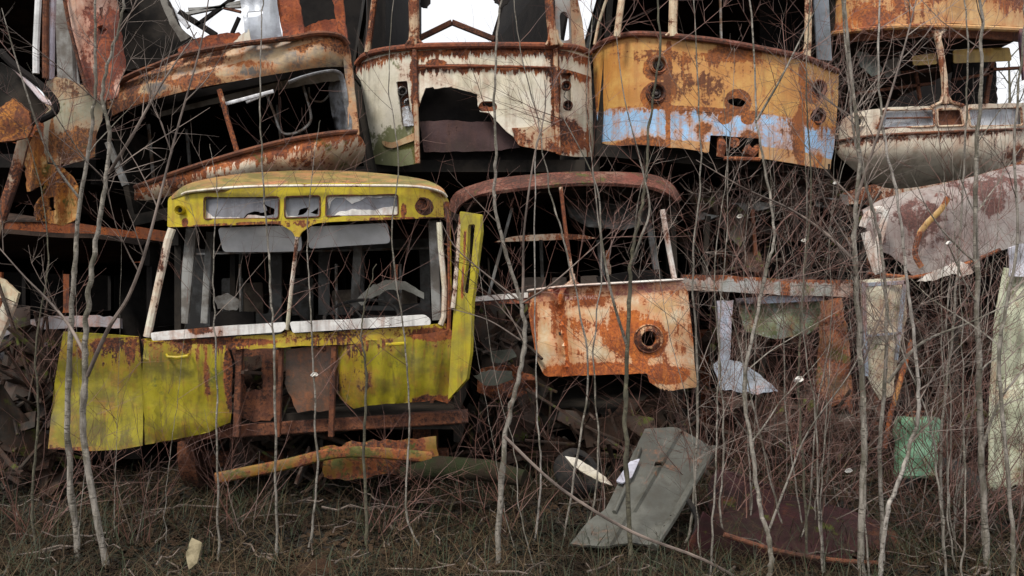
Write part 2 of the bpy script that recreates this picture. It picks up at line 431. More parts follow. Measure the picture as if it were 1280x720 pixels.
# ================================================================ YELLOW TRAM
def yellow_tram():
    Y = 6.6
    t = thing('yellow_tram', 'lemon-yellow tram cab at ground level with empty windscreens and white sills', 'tram', (P(385, 360, Y).x, Y, 0), 'wrecked trams in the stack')
    org = tuple(t.location)
    yel = (.54, .43, .012); yel2 = (.36, .27, .014)
    my = paint('yellow_paint', yel, yel2, rust=.28, org=org, Y=Y, dirt=.5, halo=.5, moss=.0, mossc=(.12, .13, .02),
               grime=.2, drips=[((200, 284, 562, 271), 10, .16), ((180, 423, 562, 407), 34, .12), ((78, 415, 290, 432), 30, .04)],
               seams=[((556, 250, 560, 410, 4, .25))], spots=[(222, 276, 5, .25), (528, 256, 11, .22)], patches=[(540, 418, 26, 8, .25), (503, 262, 5, 12, .16), (300, 428, 60, 5, .14)])
    mlow = paint('yellow_paint_shaded', (.33, .28, .012), (.19, .16, .014), rust=.27, org=org, Y=Y, dirt=.9, grime=.42, halo=.5, moss=.08, mossc=(.10, .11, .02),  # dirty yellow, darkened further: lower body's shade is in the colour and grime
                 drips=[((180, 423, 562, 407), 50, .14), ((200, 560, 290, 560), 10, .1)], patches=[(285, 470, 8, 50, .22), (540, 418, 30, 9, .3), (540, 505, 40, 12, .2), (258, 470, 6, 40, .1)])
    mroof = paint('mossy_roof_paint', (.26, .23, .06), (.30, .15, .06), rust=.33, org=org, Y=Y, moss=.55, mossc=(.13, .12, .03), rustc=((.55, .22, .09), (.36, .14, .06), (.16, .1, .05)),
                  patches=[(340, 226, 30, 7, .12), (430, 223, 25, 8, .14)])
    mw = paint('white_paint', (.78, .77, .74), (.66, .64, .62), rust=.28, org=org, Y=Y, dirt=.25, grime=.5, patches=[(250, 412, 22, 7, .12)])
    mwp = paint('worn_white_frame', (.70, .68, .60), (.6, .56, .4), rust=.42, org=org, Y=Y, seed=4)
    mg = simple('grey_visor', (.46, .46, .47), (.34, .34, .34), 5, .5, lo=.3, hi=.7, bump=.001)
    D = depth(Y, 205, 562, .28, 4, dent=.012)
    # sign box band with three openings and the Y-shaped foot of the middle pillar
    out = rpoly([(210, 246, 6), (240, 238, 5), (300, 232, 0), (381, 229, 0), (460, 229, 0), (524, 232, 0), (551, 239, 6), (562, 250, 8), (561, 272, 3), (486, 274.5, 0), (420, 277, 0), (392, 279, 9), (376, 291, 4), (374, 297, 0), (369, 297, 0), (366, 290, 4), (350, 279.5, 9), (275, 282, 0), (209, 284, 3)], 2)
    w1 = rpoly([(255, 246.5), (349, 246), (348, 273), (255, 274)], 4); w2 = rpoly([(356, 246), (400, 244.5), (400, 271), (356, 272.5)], 4)
    w3 = rpoly([(408, 244.5), (497, 243), (498, 269), (407, 270.5)], 4)
    h = [(224.5+4.5*math.cos(a), 262.5+4.5*math.sin(a)) for a in [i*.524 for i in range(12)]]
    b = panel('sign_box', out, [w1, w2, w3, h], D, my, t, .02, 7)
    DB = lambda x, y: D(x, y)+.035
    def pane(op, brk, sm):
        p = panel('sign_pane', op, brk, DB, sm, b, .006, 9)
        return p
    # grey back panels, white paint left at the edges of broken glass
    mgl = paint('grey_sign_glass', (.23, .24, .27), (.20, .20, .23), rust=.1, org=org, Y=Y, rough=.3, dirt=.2)
    pane(w1, [jag(rpoly([(304, 273), (309, 267), (318, 264), (326, 266), (332, 265), (334, 262), (330, 255), (336, 258), (343, 261), (343, 268), (330, 270), (316, 272)], 1), .4, 3)], mgl)
    pane(w2, [jag([(372, 269), (374, 263), (380, 260), (386, 259), (383, 265), (379, 268)], .4, 3), jag([(388, 266), (398, 259), (398, 268)], .3, 3)], mgl)
    pane(w3, [], mgl)
    DC = lambda x, y: D(x, y)+.026
    for q in ([(256, 258), (260, 266), (266, 271), (300, 272), (300, 273.5), (255.5, 273.5)], [(303, 274), (310, 268.5), (322, 269), (333, 271.5), (330, 273.5)],
              [(357, 262), (360, 270), (372, 270.5), (372, 272), (357, 272)],
              [(409, 245), (497, 243.5), (497, 247), (485, 245.5), (470, 248), (458, 246.5), (447, 252), (440, 255), (431, 248), (420, 247), (414, 252), (411, 262)],
              [(418, 269.5), (424, 264), (432, 264), (440, 261), (447, 262), (455, 262), (468, 263), (480, 259), (497, 258), (497, 268.5)]):
        panel('glass_remnant', jag(q, .35, 3), [], DC, mw, b, .003, 6)
    for w_ in (w1, w2, w3):   # dark rubber seal round each opening
        pts = [P(x, y, D(x, y)-.004) for x, y in w_]+[P(*w_[0], D(*w_[0])-.004)]
        MB().tube(pts, .006, 5).build('seal', M_rust, b)
    lamp(t, 224.5, 262.5, Y+.13, 6, my, M_bowl, 'marker_lamp', rings=1, depth_=.03)
    lamp(t, 528, 255.5, Y+.12, 9, M_rust, M_bowl, 'marker_lamp', depth_=.04)
    # roof cap: curved sheet rising back from the gutter
    def DR(x, y):
        k = max(0, (240-y)/24)
        return Y-.03+k*k*.9+.28*abs(2*(x-385)/350)**4+.01*mn.noise(Vector((x*.03, y*.1, 2)))
    cap = spl([(214, 249), (217, 242), (240, 228), (293, 218), (340, 214.5), (381, 213), (451, 214.5), (521, 222.5), (550, 233), (560, 246)], 5)
    low = spl([(556, 246), (550, 240), (521, 234), (451, 232.5), (381, 232), (346, 233), (300, 235), (250, 240), (232, 243)], 5)
    panel('roof_cap', cap+low, [], DR, mroof, t, .02, 7)
    g = [(228, 243), (240, 239.3), (293, 234.3), (346, 232.5), (451, 232), (521, 233.3), (550, 239.5), (558, 246)]
    pbar('gutter', spl(g, 4), lambda x, y: Y-.05+.28*abs(2*(x-385)/350)**4, .022, .03, mwp, t)
    # frame
    pbar('windscreen_pillar', [(215, 286), (210, 300), (197, 360), (184, 421)], lambda x, y: Y+.1, .062, .05, mwp, t)
    pbar('windscreen_pillar', [(371.5, 296), (369, 320), (364, 362), (359, 412)], lambda x, y: Y+.0, .03, .05, mwp, t)
    pbar('windscreen_pillar', [(549, 278), (551, 310), (556, 360), (555, 396), (551, 406)], lambda x, y: Y+.12, .045, .05, mwp, t)
    pbar('door_post', [(560, 262), (561.5, 310), (562, 360), (561, 415)], lambda x, y: Y+.13, .03, .07, my, t)
    panel('window_sill', rpoly([(188, 416), (250, 410), (356, 402.5), (358, 409), (352, 415), (250, 422), (190, 426)], 3), [], depth(Y-.02, dent=.01), mw, t, .03, 8)
    panel('window_sill', rpoly([(362, 404), (364, 402), (440, 399), (530, 393.5, 3), (538, 399, 4), (538, 406, 2), (450, 411), (366, 416)], 2), [], depth(Y-.02, dent=.01), mw, t, .03, 8)
    D2 = depth(Y+.01, 180, 562, .12, 4, dent=.02)
    panel('front_rail', jag([(176, 424), (250, 424), (352, 417), (360, 412), (368, 417), (450, 413), (540, 406), (562, 404), (564, 420), (560, 424), (420, 431), (290, 437), (180, 432)], .5, 8), [], D2, my, t, .03, 8)
    # lower body: left skin bulging out, handle, right skin, dark centre with brown plate
    DL = depth(Y+.02, 185, 400, 0, dent=.022, ds=1.5)
    panel('side_panel', [(79, 415), (120, 417), (173, 421), (178, 470), (179, 530), (178, 557), (150, 562), (110, 564), (60, 561), (64, 520), (68, 480)], [], lambda x, y: DL(x, y)-.001*(178-x)+.05*max(0, math.sin((y-415)/150*3.1)), mlow, t, .015, 9)
    def cd_(x, y): return DL(x, y)-.02+.12*((y-425)/130)**2*(.4+.6*(x-180)/110)+.012*math.sin(x*.35)
    lp = panel('front_panel', jag([(180, 426), (230, 429), (284, 432), (290, 450), (291, 467), (290, 500), (288, 528), (262, 540), (225, 548), (181, 556), (178, 480)], .4, 10), [], cd_, mlow, t, .015, 8)
    MB().tube([P(208, 443, Y-.02), P(210, 446, Y-.07), P(222, 447, Y-.08), P(234, 445, Y-.07), P(237, 442, Y-.02)], [.008, .01, .013, .012, .007], 8).build('handle', my, lp)
    def cr_(x, y): return Y-.02+.10*abs((x-500)/80)**3+.10*((y-420)/90)**2+.014*math.sin(x*.28+y*.02)+.02*mn.noise(Vector((x*.03, y*.03, 0)))
    rp = panel('front_panel', jag([(422, 431), (480, 424), (545, 415), (562, 412), (578, 420), (581, 440), (578, 480), (560, 504), (545, 500), (504, 504), (460, 507), (442, 511), (424, 498)], .5, 9), [], cr_, mlow, t, .015, 7)
    MB().tube([P(482, 431, Y-.08), P(508, 429, Y-.08)], [.012, .012], 6).build('hinge', my, rp)
    mbr = paint('brown_board', (.12, .065, .04), (.06, .04, .03), rust=.4, org=org, Y=Y, seed=6, grime=.6)
    panel('inner_plate', jag([(290, 436), (330, 434), (350, 438), (346, 480), (352, 520), (318, 528), (292, 520), (298, 480)], 1, 7), [jag([(304, 446), (326, 444), (328, 486), (306, 490)], 1, 5)], depth(Y+.2, dent=.04), M_rust, t)
    panel('inner_plate', jag([(358, 436), (420, 432), (422, 470), (418, 512), (372, 516), (356, 480)], 1, 8), [], depth(Y+.12, dent=.02), mbr, t)
    for x, ww in ((300, .05), (352, .03), (418, .04)):
        MB().bar(P(x, 430, Y+.06), P(x-4, 545, Y+.12), ww, .05).build('frame_post', M_rust, t)
    MB().bar(P(180, 545, Y+.25), P(585, 520, Y+.25), .1, .1).build('underframe', M_rust, t)
    mb = paint('yellow_bumper', (.16, .12, .012), (.09, .07, .012), rust=.55, org=org, Y=Y, seed=8, moss=.35, dirt=.9)
    pbar('bumper', spl([(270, 598), (310, 590), (360, 580), (420, 566), (470, 566), (540, 572)], 5), Y-.08, .085, .05, mb, t)
    panel('towing_plate', jag([(400, 560), (450, 553), (545, 545), (548, 580), (500, 592), (440, 600), (405, 596)], 1.5, 8), [], depth(Y+.02, dent=.06), mb, t)
    # open door leaf on the right
    dl = lambda x, y: Y-.05-(x-562)*.004
    md = paint('door_yellow', (.42, .35, .014), (.30, .25, .03), rust=.3, org=org, Y=Y, seed=1.5, dirt=.8, seams=[(583, 290, 578, 375, 2, .2)])
    dr = panel('folding_door', rpoly([(575, 264), (600, 268), (601, 290), (596, 330), (590, 380), (588, 440), (583, 474), (560, 500), (564, 430), (569, 360), (572, 310)], 2), [rpoly([(585, 281), (594, 280), (591, 310), (585, 368), (577, 366), (583, 330)], 3)], dl, md, t, .035, 6)
    pbar('door_edge', [(577, 267), (573, 310), (568, 370), (566, 385)], Y-.09, .035, .03, mwp, dr)
    # visors and interior posts
    panel('sun_visor', rpoly([(272, 285), (330, 283), (372, 283), (377, 300), (377, 314), (340, 315), (279, 315)], 5), [], depth(Y+.12, lean=-.002, yref=283), mg, t, .012, 9)
    panel('sun_visor', rpoly([(385, 284), (484, 279), (488, 304), (440, 307), (386, 311)], 5), [], depth(Y+.12, lean=-.002, yref=283), mg, t, .012, 9)
    mpart = simple('partition_grey', (.15, .15, .145), (.06, .055, .05), 4, .6)
    panel('cab_partition', [(226, 305), (536, 298), (540, 470), (222, 475)], [rpoly([(262, 318), (338, 316), (336, 392), (262, 394)], 4), rpoly([(352, 306), (398, 305), (398, 468), (352, 468)], 3), rpoly([(412, 315), (444, 314), (444, 384), (412, 385)], 4), rpoly([(455, 314), (524, 312), (526, 380), (455, 383)], 4)], depth(8.7, dent=.05), mpart, t, .03, 12)
    mpale = simple('pale_light_sheet', (.62, .60, .52), (.42, .40, .34), 5, .6)
    panel('loose_sheet', jag([(446, 374), (460, 360), (482, 350), (506, 352), (530, 366), (530, 374), (504, 362), (484, 362), (462, 374), (452, 382)], .6, 4), [], depth(7.9, dent=.06), mpale, t, .015, 5)  # pale bent sheet added to stand in for light coming from behind
    panel('loose_sheet', jag([(268, 372), (284, 366), (300, 376), (296, 388), (272, 386)], .6, 4), [], depth(8.3, dent=.06), M_in2, t, .015, 5)
    for k, (xx, y0, y1, yy) in enumerate(((290, 330, 384, 10.5), (315, 336, 390, 11.5), (378, 330, 420, 11.0), (428, 345, 380, 10.0), (486, 340, 378, 9.6), (508, 345, 376, 10.8))):
        panel('seat_back', rpoly([(xx-13, y0+18), (xx+13, y0+17), (xx+14, y1+14), (xx-13, y1+14)], 3), [], depth(yy, dent=.03), simple('seat_shell', (.34, .27, .2), (.16, .12, .09), 5, .6) if k % 2 else M_in2, t, .03, 9)
    for a, b_, w_, yy in (((240, 285), (229, 404), .085, 7.1), ((263, 290), (256, 404), .06, 7.5), ((448, 300), (443, 394), .075, 8.0), ((541, 276), (546, 400), .07, 7.0), ((300, 300), (292, 400), .05, 8.6), ((345, 300), (338, 400), .03, 9.5), ((490, 300), (492, 396), .03, 10.2)):
        MB().bar(P(*a, yy), P(*b_, yy), w_, .05).build('cab_post', M_in2, t)
    sw = MB(); c = P(452, 396, 6.95)
    sw.tube([c+Vector((.29*math.cos(a), .29*math.sin(a)*.8, .29*math.sin(a)*.45)) for a in [i*math.pi/12 for i in range(25)]], .014, 6)
    sw.tube([c, c+Vector((0, -.1, -.5))], .02, 6)
    for k in range(3):
        a = k*2.1; sw.tube([c, c+Vector((.29*math.cos(a), .23*math.sin(a), .13*math.sin(a)))], .009, 5)
    sw.build('steering_wheel', M_rub, t)
    hr = MB()
    for xx in (300, 420, 500):
        hr.tube([P(xx, 330, 8.4), P(xx+2, 470, 8.4)], .014, 6)
    hr.tube([P(230, 318, 8.4), P(540, 310, 8.4)], .012, 6); hr.build('handrail', M_pipe, t)
    for xx, yy in ((290, 8.0), (350, 9.2), (420, 8.6), (500, 9.6), (470, 7.8)):
        a = P(xx, 445, yy); M = Matrix.Translation(a)
        MB().box(M, -.2, .2, 0, .05, -.1, .4).box(M, -.2, .2, -.4, -.002, -.12, -.05).box(M, -.03, .03, -.3, -.2, -.45, -.122).build('seat', M_dark, t)
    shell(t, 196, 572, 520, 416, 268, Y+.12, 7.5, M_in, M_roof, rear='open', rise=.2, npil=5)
    # wheels and running gear in the weeds
    for xx in (250, 530):
        c = P(xx, 360, Y+1.0); c.z = .36
        MB().lathe(c, (1, 0, 0), [(.05, -.07), (.12, -.07), (.14, -.03), (.27, -.03), (.30, -.06), (.36, -.06), (.36, .05), (.39, .06), (.39, .09), (.2, .09), (.05, .09)], 28).build('wheel', M_rust, t)
    MB().bar(P(230, 572, 7.5), P(560, 572, 7.5), .14, .18).build('axle_beam', M_rust, t)
yellow_tram()

# ================================================================ WHITE TRAM, top middle
def white_tram():
    Y = 8.5
    t = thing('white_tram', 'cream-white tram front with rust drips and a torn dark hole, in the upper row', 'tram', P(590, 205, Y), 'wrecked trams in the stack')
    org = tuple(t.location); t_ = (470, 62, 736, 62)
    mw = paint('cream_paint', (.68, .63, .52), (.60, .54, .40), rust=.27, org=org, Y=Y, dirt=.12, halo=.55,
               drips=[((445, 66, 740, 60), 17, .26), ((523, 82, 690, 84), 15, .30), ((520, 150, 740, 158), 40, .04)],
               seams=[(516, 52, 520, 206, 6, .22), (693, 52, 696, 200, 6, .3), (738, 60, 741, 200, 4, .12), (446, 66, 452, 210, 3, .2)],
               patches=[(545, 78, 16, 5, .3), (715, 170, 34, 30, .17), (500, 178, 30, 12, .10), (455, 160, 8, 50, .06), (505, 80, 16, 16, .1)],
               moss=.0)
    mlf = paint('cream_paint_mossy', (.66, .62, .52), (.60, .56, .44), rust=.25, org=org, Y=Y, dirt=.2, halo=.5, drips=[((445, 66, 740, 60), 17, .26)], seams=[(516, 52, 520, 206, 5, .2)], patches=[(500, 80, 12, 12, .1), (500, 180, 24, 7, .2), (505, 95, 14, 8, .08)], moss=.8, mossz=EYE+(360-156)/F*Y, mossc=(.085, .10, .022))
    mm = paint('mossy_cream', (.58, .55, .42), (.40, .40, .26), rust=.36, org=org, Y=Y, dirt=.6, moss=.75, mossz=EYE+(360-165)/F*Y, mossc=(.09, .11, .025))
    mt = paint('rusted_cream_trim', (.50, .42, .28), rust=.56, org=org, Y=Y, seed=2)
    ms = paint('rust_sill', (.3, .15, .09), rust=.85, org=org, Y=Y, seed=4, rustc=((.26, .075, .03), (.15, .045, .022), (.07, .028, .02)))
    D = depth(Y, 448, 742, .5, 4, dent=.02, sd=3)
    L = [(444, 84, 5), (455, 71, 4), (478, 63), (516, 57), (522, 57), (522, 100), (521, 160), (524, 204), (500, 208), (478, 206), (458, 204), (452, 160), (447, 110)]
    rec = rpoly([(495, 102), (509, 101), (512, 130), (517, 156), (503, 158), (499, 130)], 2)
    lf = panel('left_front_panel', jag(rpoly(L, 2), .25, 8), [rec], D, mlf, t, .015, 7)
    panel('torn_lip', jag(spl([(478, 176), (490, 178), (505, 172), (519, 166), (520, 174), (505, 180), (490, 185), (480, 182)], 3, True), .4, 4), [], lambda x, y: D(x, y)-.035, paint('lip_paint', (.5, .36, .2), rust=.4, seed=3), lf, .012, 5)
    hole = jag([(524, 138), (528, 122), (532, 111), (540, 110), (543, 111), (563, 108.5), (580, 113), (595, 118), (595, 131), (600, 139), (612, 141), (618, 150), (630, 162), (640, 170), (648, 178), (640, 187), (600, 192), (560, 193), (532, 191), (524, 180)], .35, 4)
    mid = [(521, 58), (560, 56), (640, 56), (695, 57), (697, 100), (697, 158), (696, 187), (670, 185), (647, 180), (650, 188), (600, 196), (523, 198), (521, 120)]
    oval = rpoly([(597, 133), (602, 126.5), (617, 126.5), (622, 132), (620, 139), (600, 139.5)], 4)
    # the hole is an open bite from the middle panel
    panel('middle_front_panel', jag([(521, 58), (560, 56), (640, 56), (697, 57), (698, 100), (698, 158), (697, 186), (670, 184), (655, 181), (645, 174), (630, 161), (618, 149), (612, 141.5), (600, 139.5), (597, 131), (597, 118), (580, 113), (563, 108.5), (543, 111), (541, 108.5), (532, 110), (527, 122), (522, 137)], .3, 4), [oval], D, mw, t, .015, 7)
    panel('lower_skirt', jag([(640, 160), (697, 158), (698, 190), (672, 187), (648, 181)], .6, 6), [], lambda x, y: D(x, y)-.02, mt, t, .012, 7)
    panel('right_front_panel', jag(rpoly([(697, 57), (722, 60), (736, 66, 3), (739, 90), (741, 140), (742, 196), (720, 196), (697, 193)], 2), .3, 8), [rpoly([(701.5, 91.5), (714, 91), (715.5, 139), (703, 139)], 2)], D, mw, t, .015, 7)
    mbrn = paint('brown_inner_sheet', (.075, .045, .045), (.05, .03, .03), rust=.3, org=org, Y=Y, dirt=.5, rustc=((.1, .05, .04), (.06, .035, .03), (.03, .02, .02)))
    panel('inner_sheet', jag([(524, 152), (560, 150), (620, 153), (640, 168), (650, 184), (620, 188), (560, 190), (530, 190)], .5, 6), [], depth(Y+.14, dent=.03), mbrn, t)
    panel('shade_backing', [(500, 90), (700, 90), (700, 200), (500, 204)], [], depth(Y+.3), M_dark, t, .03, 12)  # near-black sheet added as the dark behind the torn hole
    panel('coupler_cover', jag(spl([(597, 131), (604, 126.5), (617, 127), (622, 131), (622, 140), (614, 142.5), (604, 140)], 3, True), .3, 3), [jag([(603, 128.5), (616, 128), (617, 132), (612, 134), (608, 132), (604, 133)], .3, 2)], lambda x, y: D(x, y)+.02, M_rustlight, t)
    for x0, x1, y0, y1 in ((494, 520, 99, 160), (700, 717, 90, 141)):
        panel('light_recess', [(x0, y0), (x1, y0), (x1, y1), (x0, y1)], [], lambda x, y: D(x, y)+.07, mt if x0 < 600 else mw, t, .01, 8)
    for x, y in ((503, 114), (511, 129)): lamp(t, x, y, Y+.1, 6.2, M_chrome, M_bowl, depth_=.06)
    for x, y in ((708, 107), (710, 131.5)): lamp(t, x, y, Y+.07, 6.2, M_lampring, M_bowl, depth_=.05)
    panel('hanging_lamp_plate', jag([(502, 135), (511, 132), (516, 145), (517, 157), (505, 158)], .3, 3), [], lambda x, y: Y+.03, M_chrome, t, .012, 5)
    MB().tube([P(*p, Y-.02) for p in spl([(506, 118), (501, 124), (503, 132), (508, 128), (513, 140)], 5)], .005, 5).build('loose_cable', M_rub, t)
    MB().tube([P(*p, Y-.0) for p in spl([(708, 112), (705, 120), (711, 126)], 5)], .004, 5).build('loose_cable', M_rub, t)
    DS = lambda x, y: D(x, y)-.03
    pbar('sill_rail', spl([(446, 80), (455, 70), (475, 63.5), (516, 58.5), (560, 56.8), (640, 56.5), (700, 57.5), (722, 60), (737, 66)], 4), DS, .062, .07, ms, t)
    pbar('trim_strip', [(523, 83.5), (560, 83), (640, 83.5), (690, 84.5)], DS, .022, .03, ms, t)
    for pts in ([(518, 60), (519, 110), (522, 204)], [(694, 58), (695, 110), (698, 192)]):
        pbar('vertical_trim', pts, DS, .05, .03, mt, t)
    # window pillars
    pbar('windscreen_pillar', [(516, -50), (517, 0), (518, 40), (517, 57)], lambda x, y: Y+.02, .10, .08, mt, t)
    pbar('windscreen_pillar', [(684, -50), (686, 0), (690, 40), (693, 57)], lambda x, y: Y+.02, .085, .08, mt, t)
    for pts in ([(508, 57), (513, 50), (514, 38)], [(529, 57), (522, 50), (521, 38)], [(683, 57), (687, 50), (688, 38)], [(703, 57), (697, 50), (695, 38)]):
        pbar('gusset', pts, lambda x, y: Y+.02, .04, .05, mt, t)
    pbar('corner_pillar', [(473, -60), (468, 0), (463, 40), (459, 66)], lambda x, y: Y+.3, .06, .07, mt, t)
    mtan = paint('tan_pillar', (.42, .30, .18), rust=.4, org=org, Y=Y, seed=7)
    panel('corner_pillar', [(712, -30), (722, -2), (728, 26), (732, 60), (715, 58), (714, 30)], [], lambda x, y: Y+.35, mtan, t, .05, 8)
    panel('door_window', rpoly([(694, -6), (716, -6), (717, 57), (695, 56)], 2), [rpoly([(699.5, 18), (703, 14), (708, 15), (711, 22), (712, 50), (701, 51)], 4)], lambda x, y: Y+.5, paint('grey_frame', (.42, .42, .40), rust=.3, org=org, seed=3), t, .04, 7)
    pbar('roof_front', [(470, -64), (520, -78), (600, -84), (680, -78), (735, -60)], lambda x, y: Y+.05, .2, .1, mt, t)
    # broken hanging bits at the top of the opening
    panel('torn_lining', jag([(523, -20), (540, -20), (538, 0), (534, 10), (526, 8)], 1, 3), [], depth(Y+.1, dent=.05), M_dark, t)
    panel('torn_lining', jag([(612, -20), (640, -20), (634, 5), (625, 11), (618, 3)], 1, 3), [], depth(Y+.1, dent=.05), M_dark, t)
    shell(t, 462, 736, 196, 57, -62, Y+.15, 3.2, M_in, M_roof, rear=None, dx=-.235, dz=-.10, rise=.2, npil=2, roof=False)
    # far end wall with its gabled window head against the sky
    YR = 11.6
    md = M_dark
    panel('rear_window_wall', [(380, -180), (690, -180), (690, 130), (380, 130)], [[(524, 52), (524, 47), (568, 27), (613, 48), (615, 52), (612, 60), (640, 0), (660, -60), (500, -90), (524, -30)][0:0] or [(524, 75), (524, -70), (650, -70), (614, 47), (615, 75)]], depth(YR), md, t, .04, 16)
    MB().bar(P(518, 51, YR-.1), P(565, 28, YR-.1), .07, .06).build('gable_bar', M_rust, t)
    MB().bar(P(565, 28, YR-.1), P(618, 49, YR-.1), .07, .06).build('gable_bar', M_rust, t)
    # near-black lining puts the interior's shade on both flanks of the opening
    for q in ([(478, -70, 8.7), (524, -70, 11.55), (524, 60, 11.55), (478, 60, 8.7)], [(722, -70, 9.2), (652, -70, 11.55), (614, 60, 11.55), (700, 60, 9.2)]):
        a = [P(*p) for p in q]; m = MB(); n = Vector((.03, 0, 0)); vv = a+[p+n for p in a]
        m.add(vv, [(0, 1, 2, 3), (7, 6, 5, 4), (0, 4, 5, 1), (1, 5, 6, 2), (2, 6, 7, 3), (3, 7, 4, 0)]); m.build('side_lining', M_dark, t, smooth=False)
white_tram()

# ================================================================ BLUE-BANDED TRAM, top right of the middle
def blue_tram():
    Y = 8.4
    t = thing('blue_banded_tram', 'rusty ochre tram front with sky-blue band and four round lamp sockets', 'tram', P(895, 200, Y), 'wrecked trams in the stack')
    org = tuple(t.location)
    m = paint('ochre_paint', (.54, .31, .085), (.48, .21, .045), rust=.35, org=org, Y=Y, dirt=.45, halo=.8, grime=.15,
              bands=[((750, 124, 1045, 151), (750, 166, 1045, 192), (.27, .48, .74)), ((750, 166, 1045, 192), (750, 240, 1045, 240), (.46, .30, .17))],
              drips=[((750, 52, 1045, 88), 26, .08), ((750, 124, 1045, 150), 12, .12)],
              seams=[(838, 50, 836, 185, 3, .2), (1007, 70, 1006, 210, 5, .24), (750, 70, 752, 120, 5, .12)],
              spots=[(906, 147, 8, .4), (934, 148, 8, .4), (922, 128, 16, .2), (824, 81, 17, .16), (821, 116, 17, .2), (1023, 110, 15, .1), (1022, 145, 14, .12)],
              patches=[(920, 68, 50, 12, .14), (1000, 165, 10, 34, .16), (800, 178, 44, 12, .17), (1030, 196, 16, 20, .14), (936, 176, 16, 14, .2), (880, 160, 14, 10, .1), (862, 150, 8, 10, .08), (1035, 160, 8, 16, .1), (770, 90, 20, 30, .05)],
              rustc=((.40, .13, .028), (.24, .075, .022), (.12, .045, .022)))
    D = depth(Y, 742, 1050, .55, 3.2, dent=.02, sd=5, skew=-.0006)
    out = rpoly([(740, 64, 4), (750, 55), (781, 44), (812, 43), (857, 47), (903, 52), (964, 63), (1010, 72), (1040, 82, 4), (1048, 90, 4), (1048, 122), (1043, 183), (1038, 212), (1013, 208), (971, 201), (949, 198), (949, 173), (888, 169), (886, 191), (857, 186), (827, 183), (796, 180), (766, 183), (750, 178), (745, 137)], 1.5)
    def ring(x, y, r): return [(x+r*math.cos(a), y+r*math.sin(a)) for a in [i*math.pi/8 for i in range(16)]]
    lam = ((824, 81, 12.5), (821, 116, 13.5), (1023, 110.5, 11.5), (1022, 145, 11))
    panel('front_panel', jag(out, .3, 8), [ring(a, b, r*.8) for a, b, r in lam]+[jag(rpoly([(908, 126), (916, 122.5), (928, 124), (934, 129), (926, 134), (914, 131)], 3), .4, 3)], D, m, t, .015, 7)
    for a, b, r in lam: lamp(t, a, b, D(a, b)-.005, r, M_lampring, M_bowl, depth_=.07)
    ms = paint('dark_red_sill', (.16, .05, .04), (.10, .035, .03), rust=.6, org=org, Y=Y, seed=4, rustc=((.2, .06, .03), (.12, .04, .025), (.06, .028, .02)))
    DS = lambda x, y: D(x, y)-.03
    pbar('sill_rail', spl([(741, 64), (751, 54), (781, 43.5), (812, 42.5), (857, 46.5), (903, 52), (964, 63), (1010, 73), (1047, 89)], 4), DS, .055, .06, ms, t)
    mp = paint('pale_pillar', (.60, .52, .36), rust=.48, org=org, Y=Y, seed=1)
    pbar('windscreen_pillar', [(843, -50), (842, 0), (841, 30), (841, 46)], lambda x, y: Y+.02, .085, .07, mp, t)
    pbar('windscreen_pillar', [(783, -50), (777, 0), (773, 30), (771, 46)], lambda x, y: Y+.12, .065, .06, mp, t)
    pbar('windscreen_pillar', [(1011, -50), (1010.5, 0), (1010, 50), (1009, 72)], lambda x, y: Y+.12, .07, .06, mp, t)
    for pts in ([(832, 45), (838, 40), (840, 30)], [(852, 48), (845, 42), (843, 30)], [(995, 70), (1004, 66), (1008, 55)]):
        pbar('gusset', pts, lambda x, y: Y+.02, .03, .04, mp, t)
    mg = simple('grey_side_lining', (.16, .18, .21), (.10, .11, .12), 4, .5)
    panel('side_lining', [(1016, -30), (1034, -30), (1036, 0), (1040, 76), (1022, 74)], [], depth(Y+.35), mg, t, .03, 9)
    pbar('corner_pillar', [(764, -14), (757, 2), (748, 30), (743, 56)], lambda x, y: Y+.4, .03, .04, mp, t)
    pbar('corner_pillar', [(752, -2), (746, 25), (742, 40)], lambda x, y: Y+.9, .035, .04, M_dark, t)
    # coupler recess with corroded gear
    panel('coupler_recess', [(884, 166), (953, 171), (953, 204), (884, 197)], [], depth(Y+.2), M_dark, t, .01, 9)
    g = MB(); g.tube([P(900, 172, Y+.05), P(903, 182, Y+.02), P(900, 196, Y+.04)], [.03, .05, .035], 8)
    g.tube([P(918, 178, Y+.1), P(918, 178, Y-.02)], .05, 12); g.tube([P(905, 198, Y), P(950, 199, Y)], .02, 6)
    g.tube([P(932, 186, Y+.05), P(940, 192, Y+.02), P(948, 184, Y+.06)], [.06, .05, .04], 8); g.build('coupler', M_rustlight, t)
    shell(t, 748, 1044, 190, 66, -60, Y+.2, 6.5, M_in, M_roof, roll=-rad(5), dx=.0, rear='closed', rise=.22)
    panel('inner_sheeting', [(950, -60), (1016, -60), (1012, 78), (950, 70)], [], depth(Y+1.6), M_dark, t, .03, 12)  # near-black sheet added to close a wedge of sky with painted shade
    MB().tube([P(*p, Y+.6) for p in [(900, -20), (902, 64)]], .014, 6).build('handrail', M_pipe, t)
blue_tram()

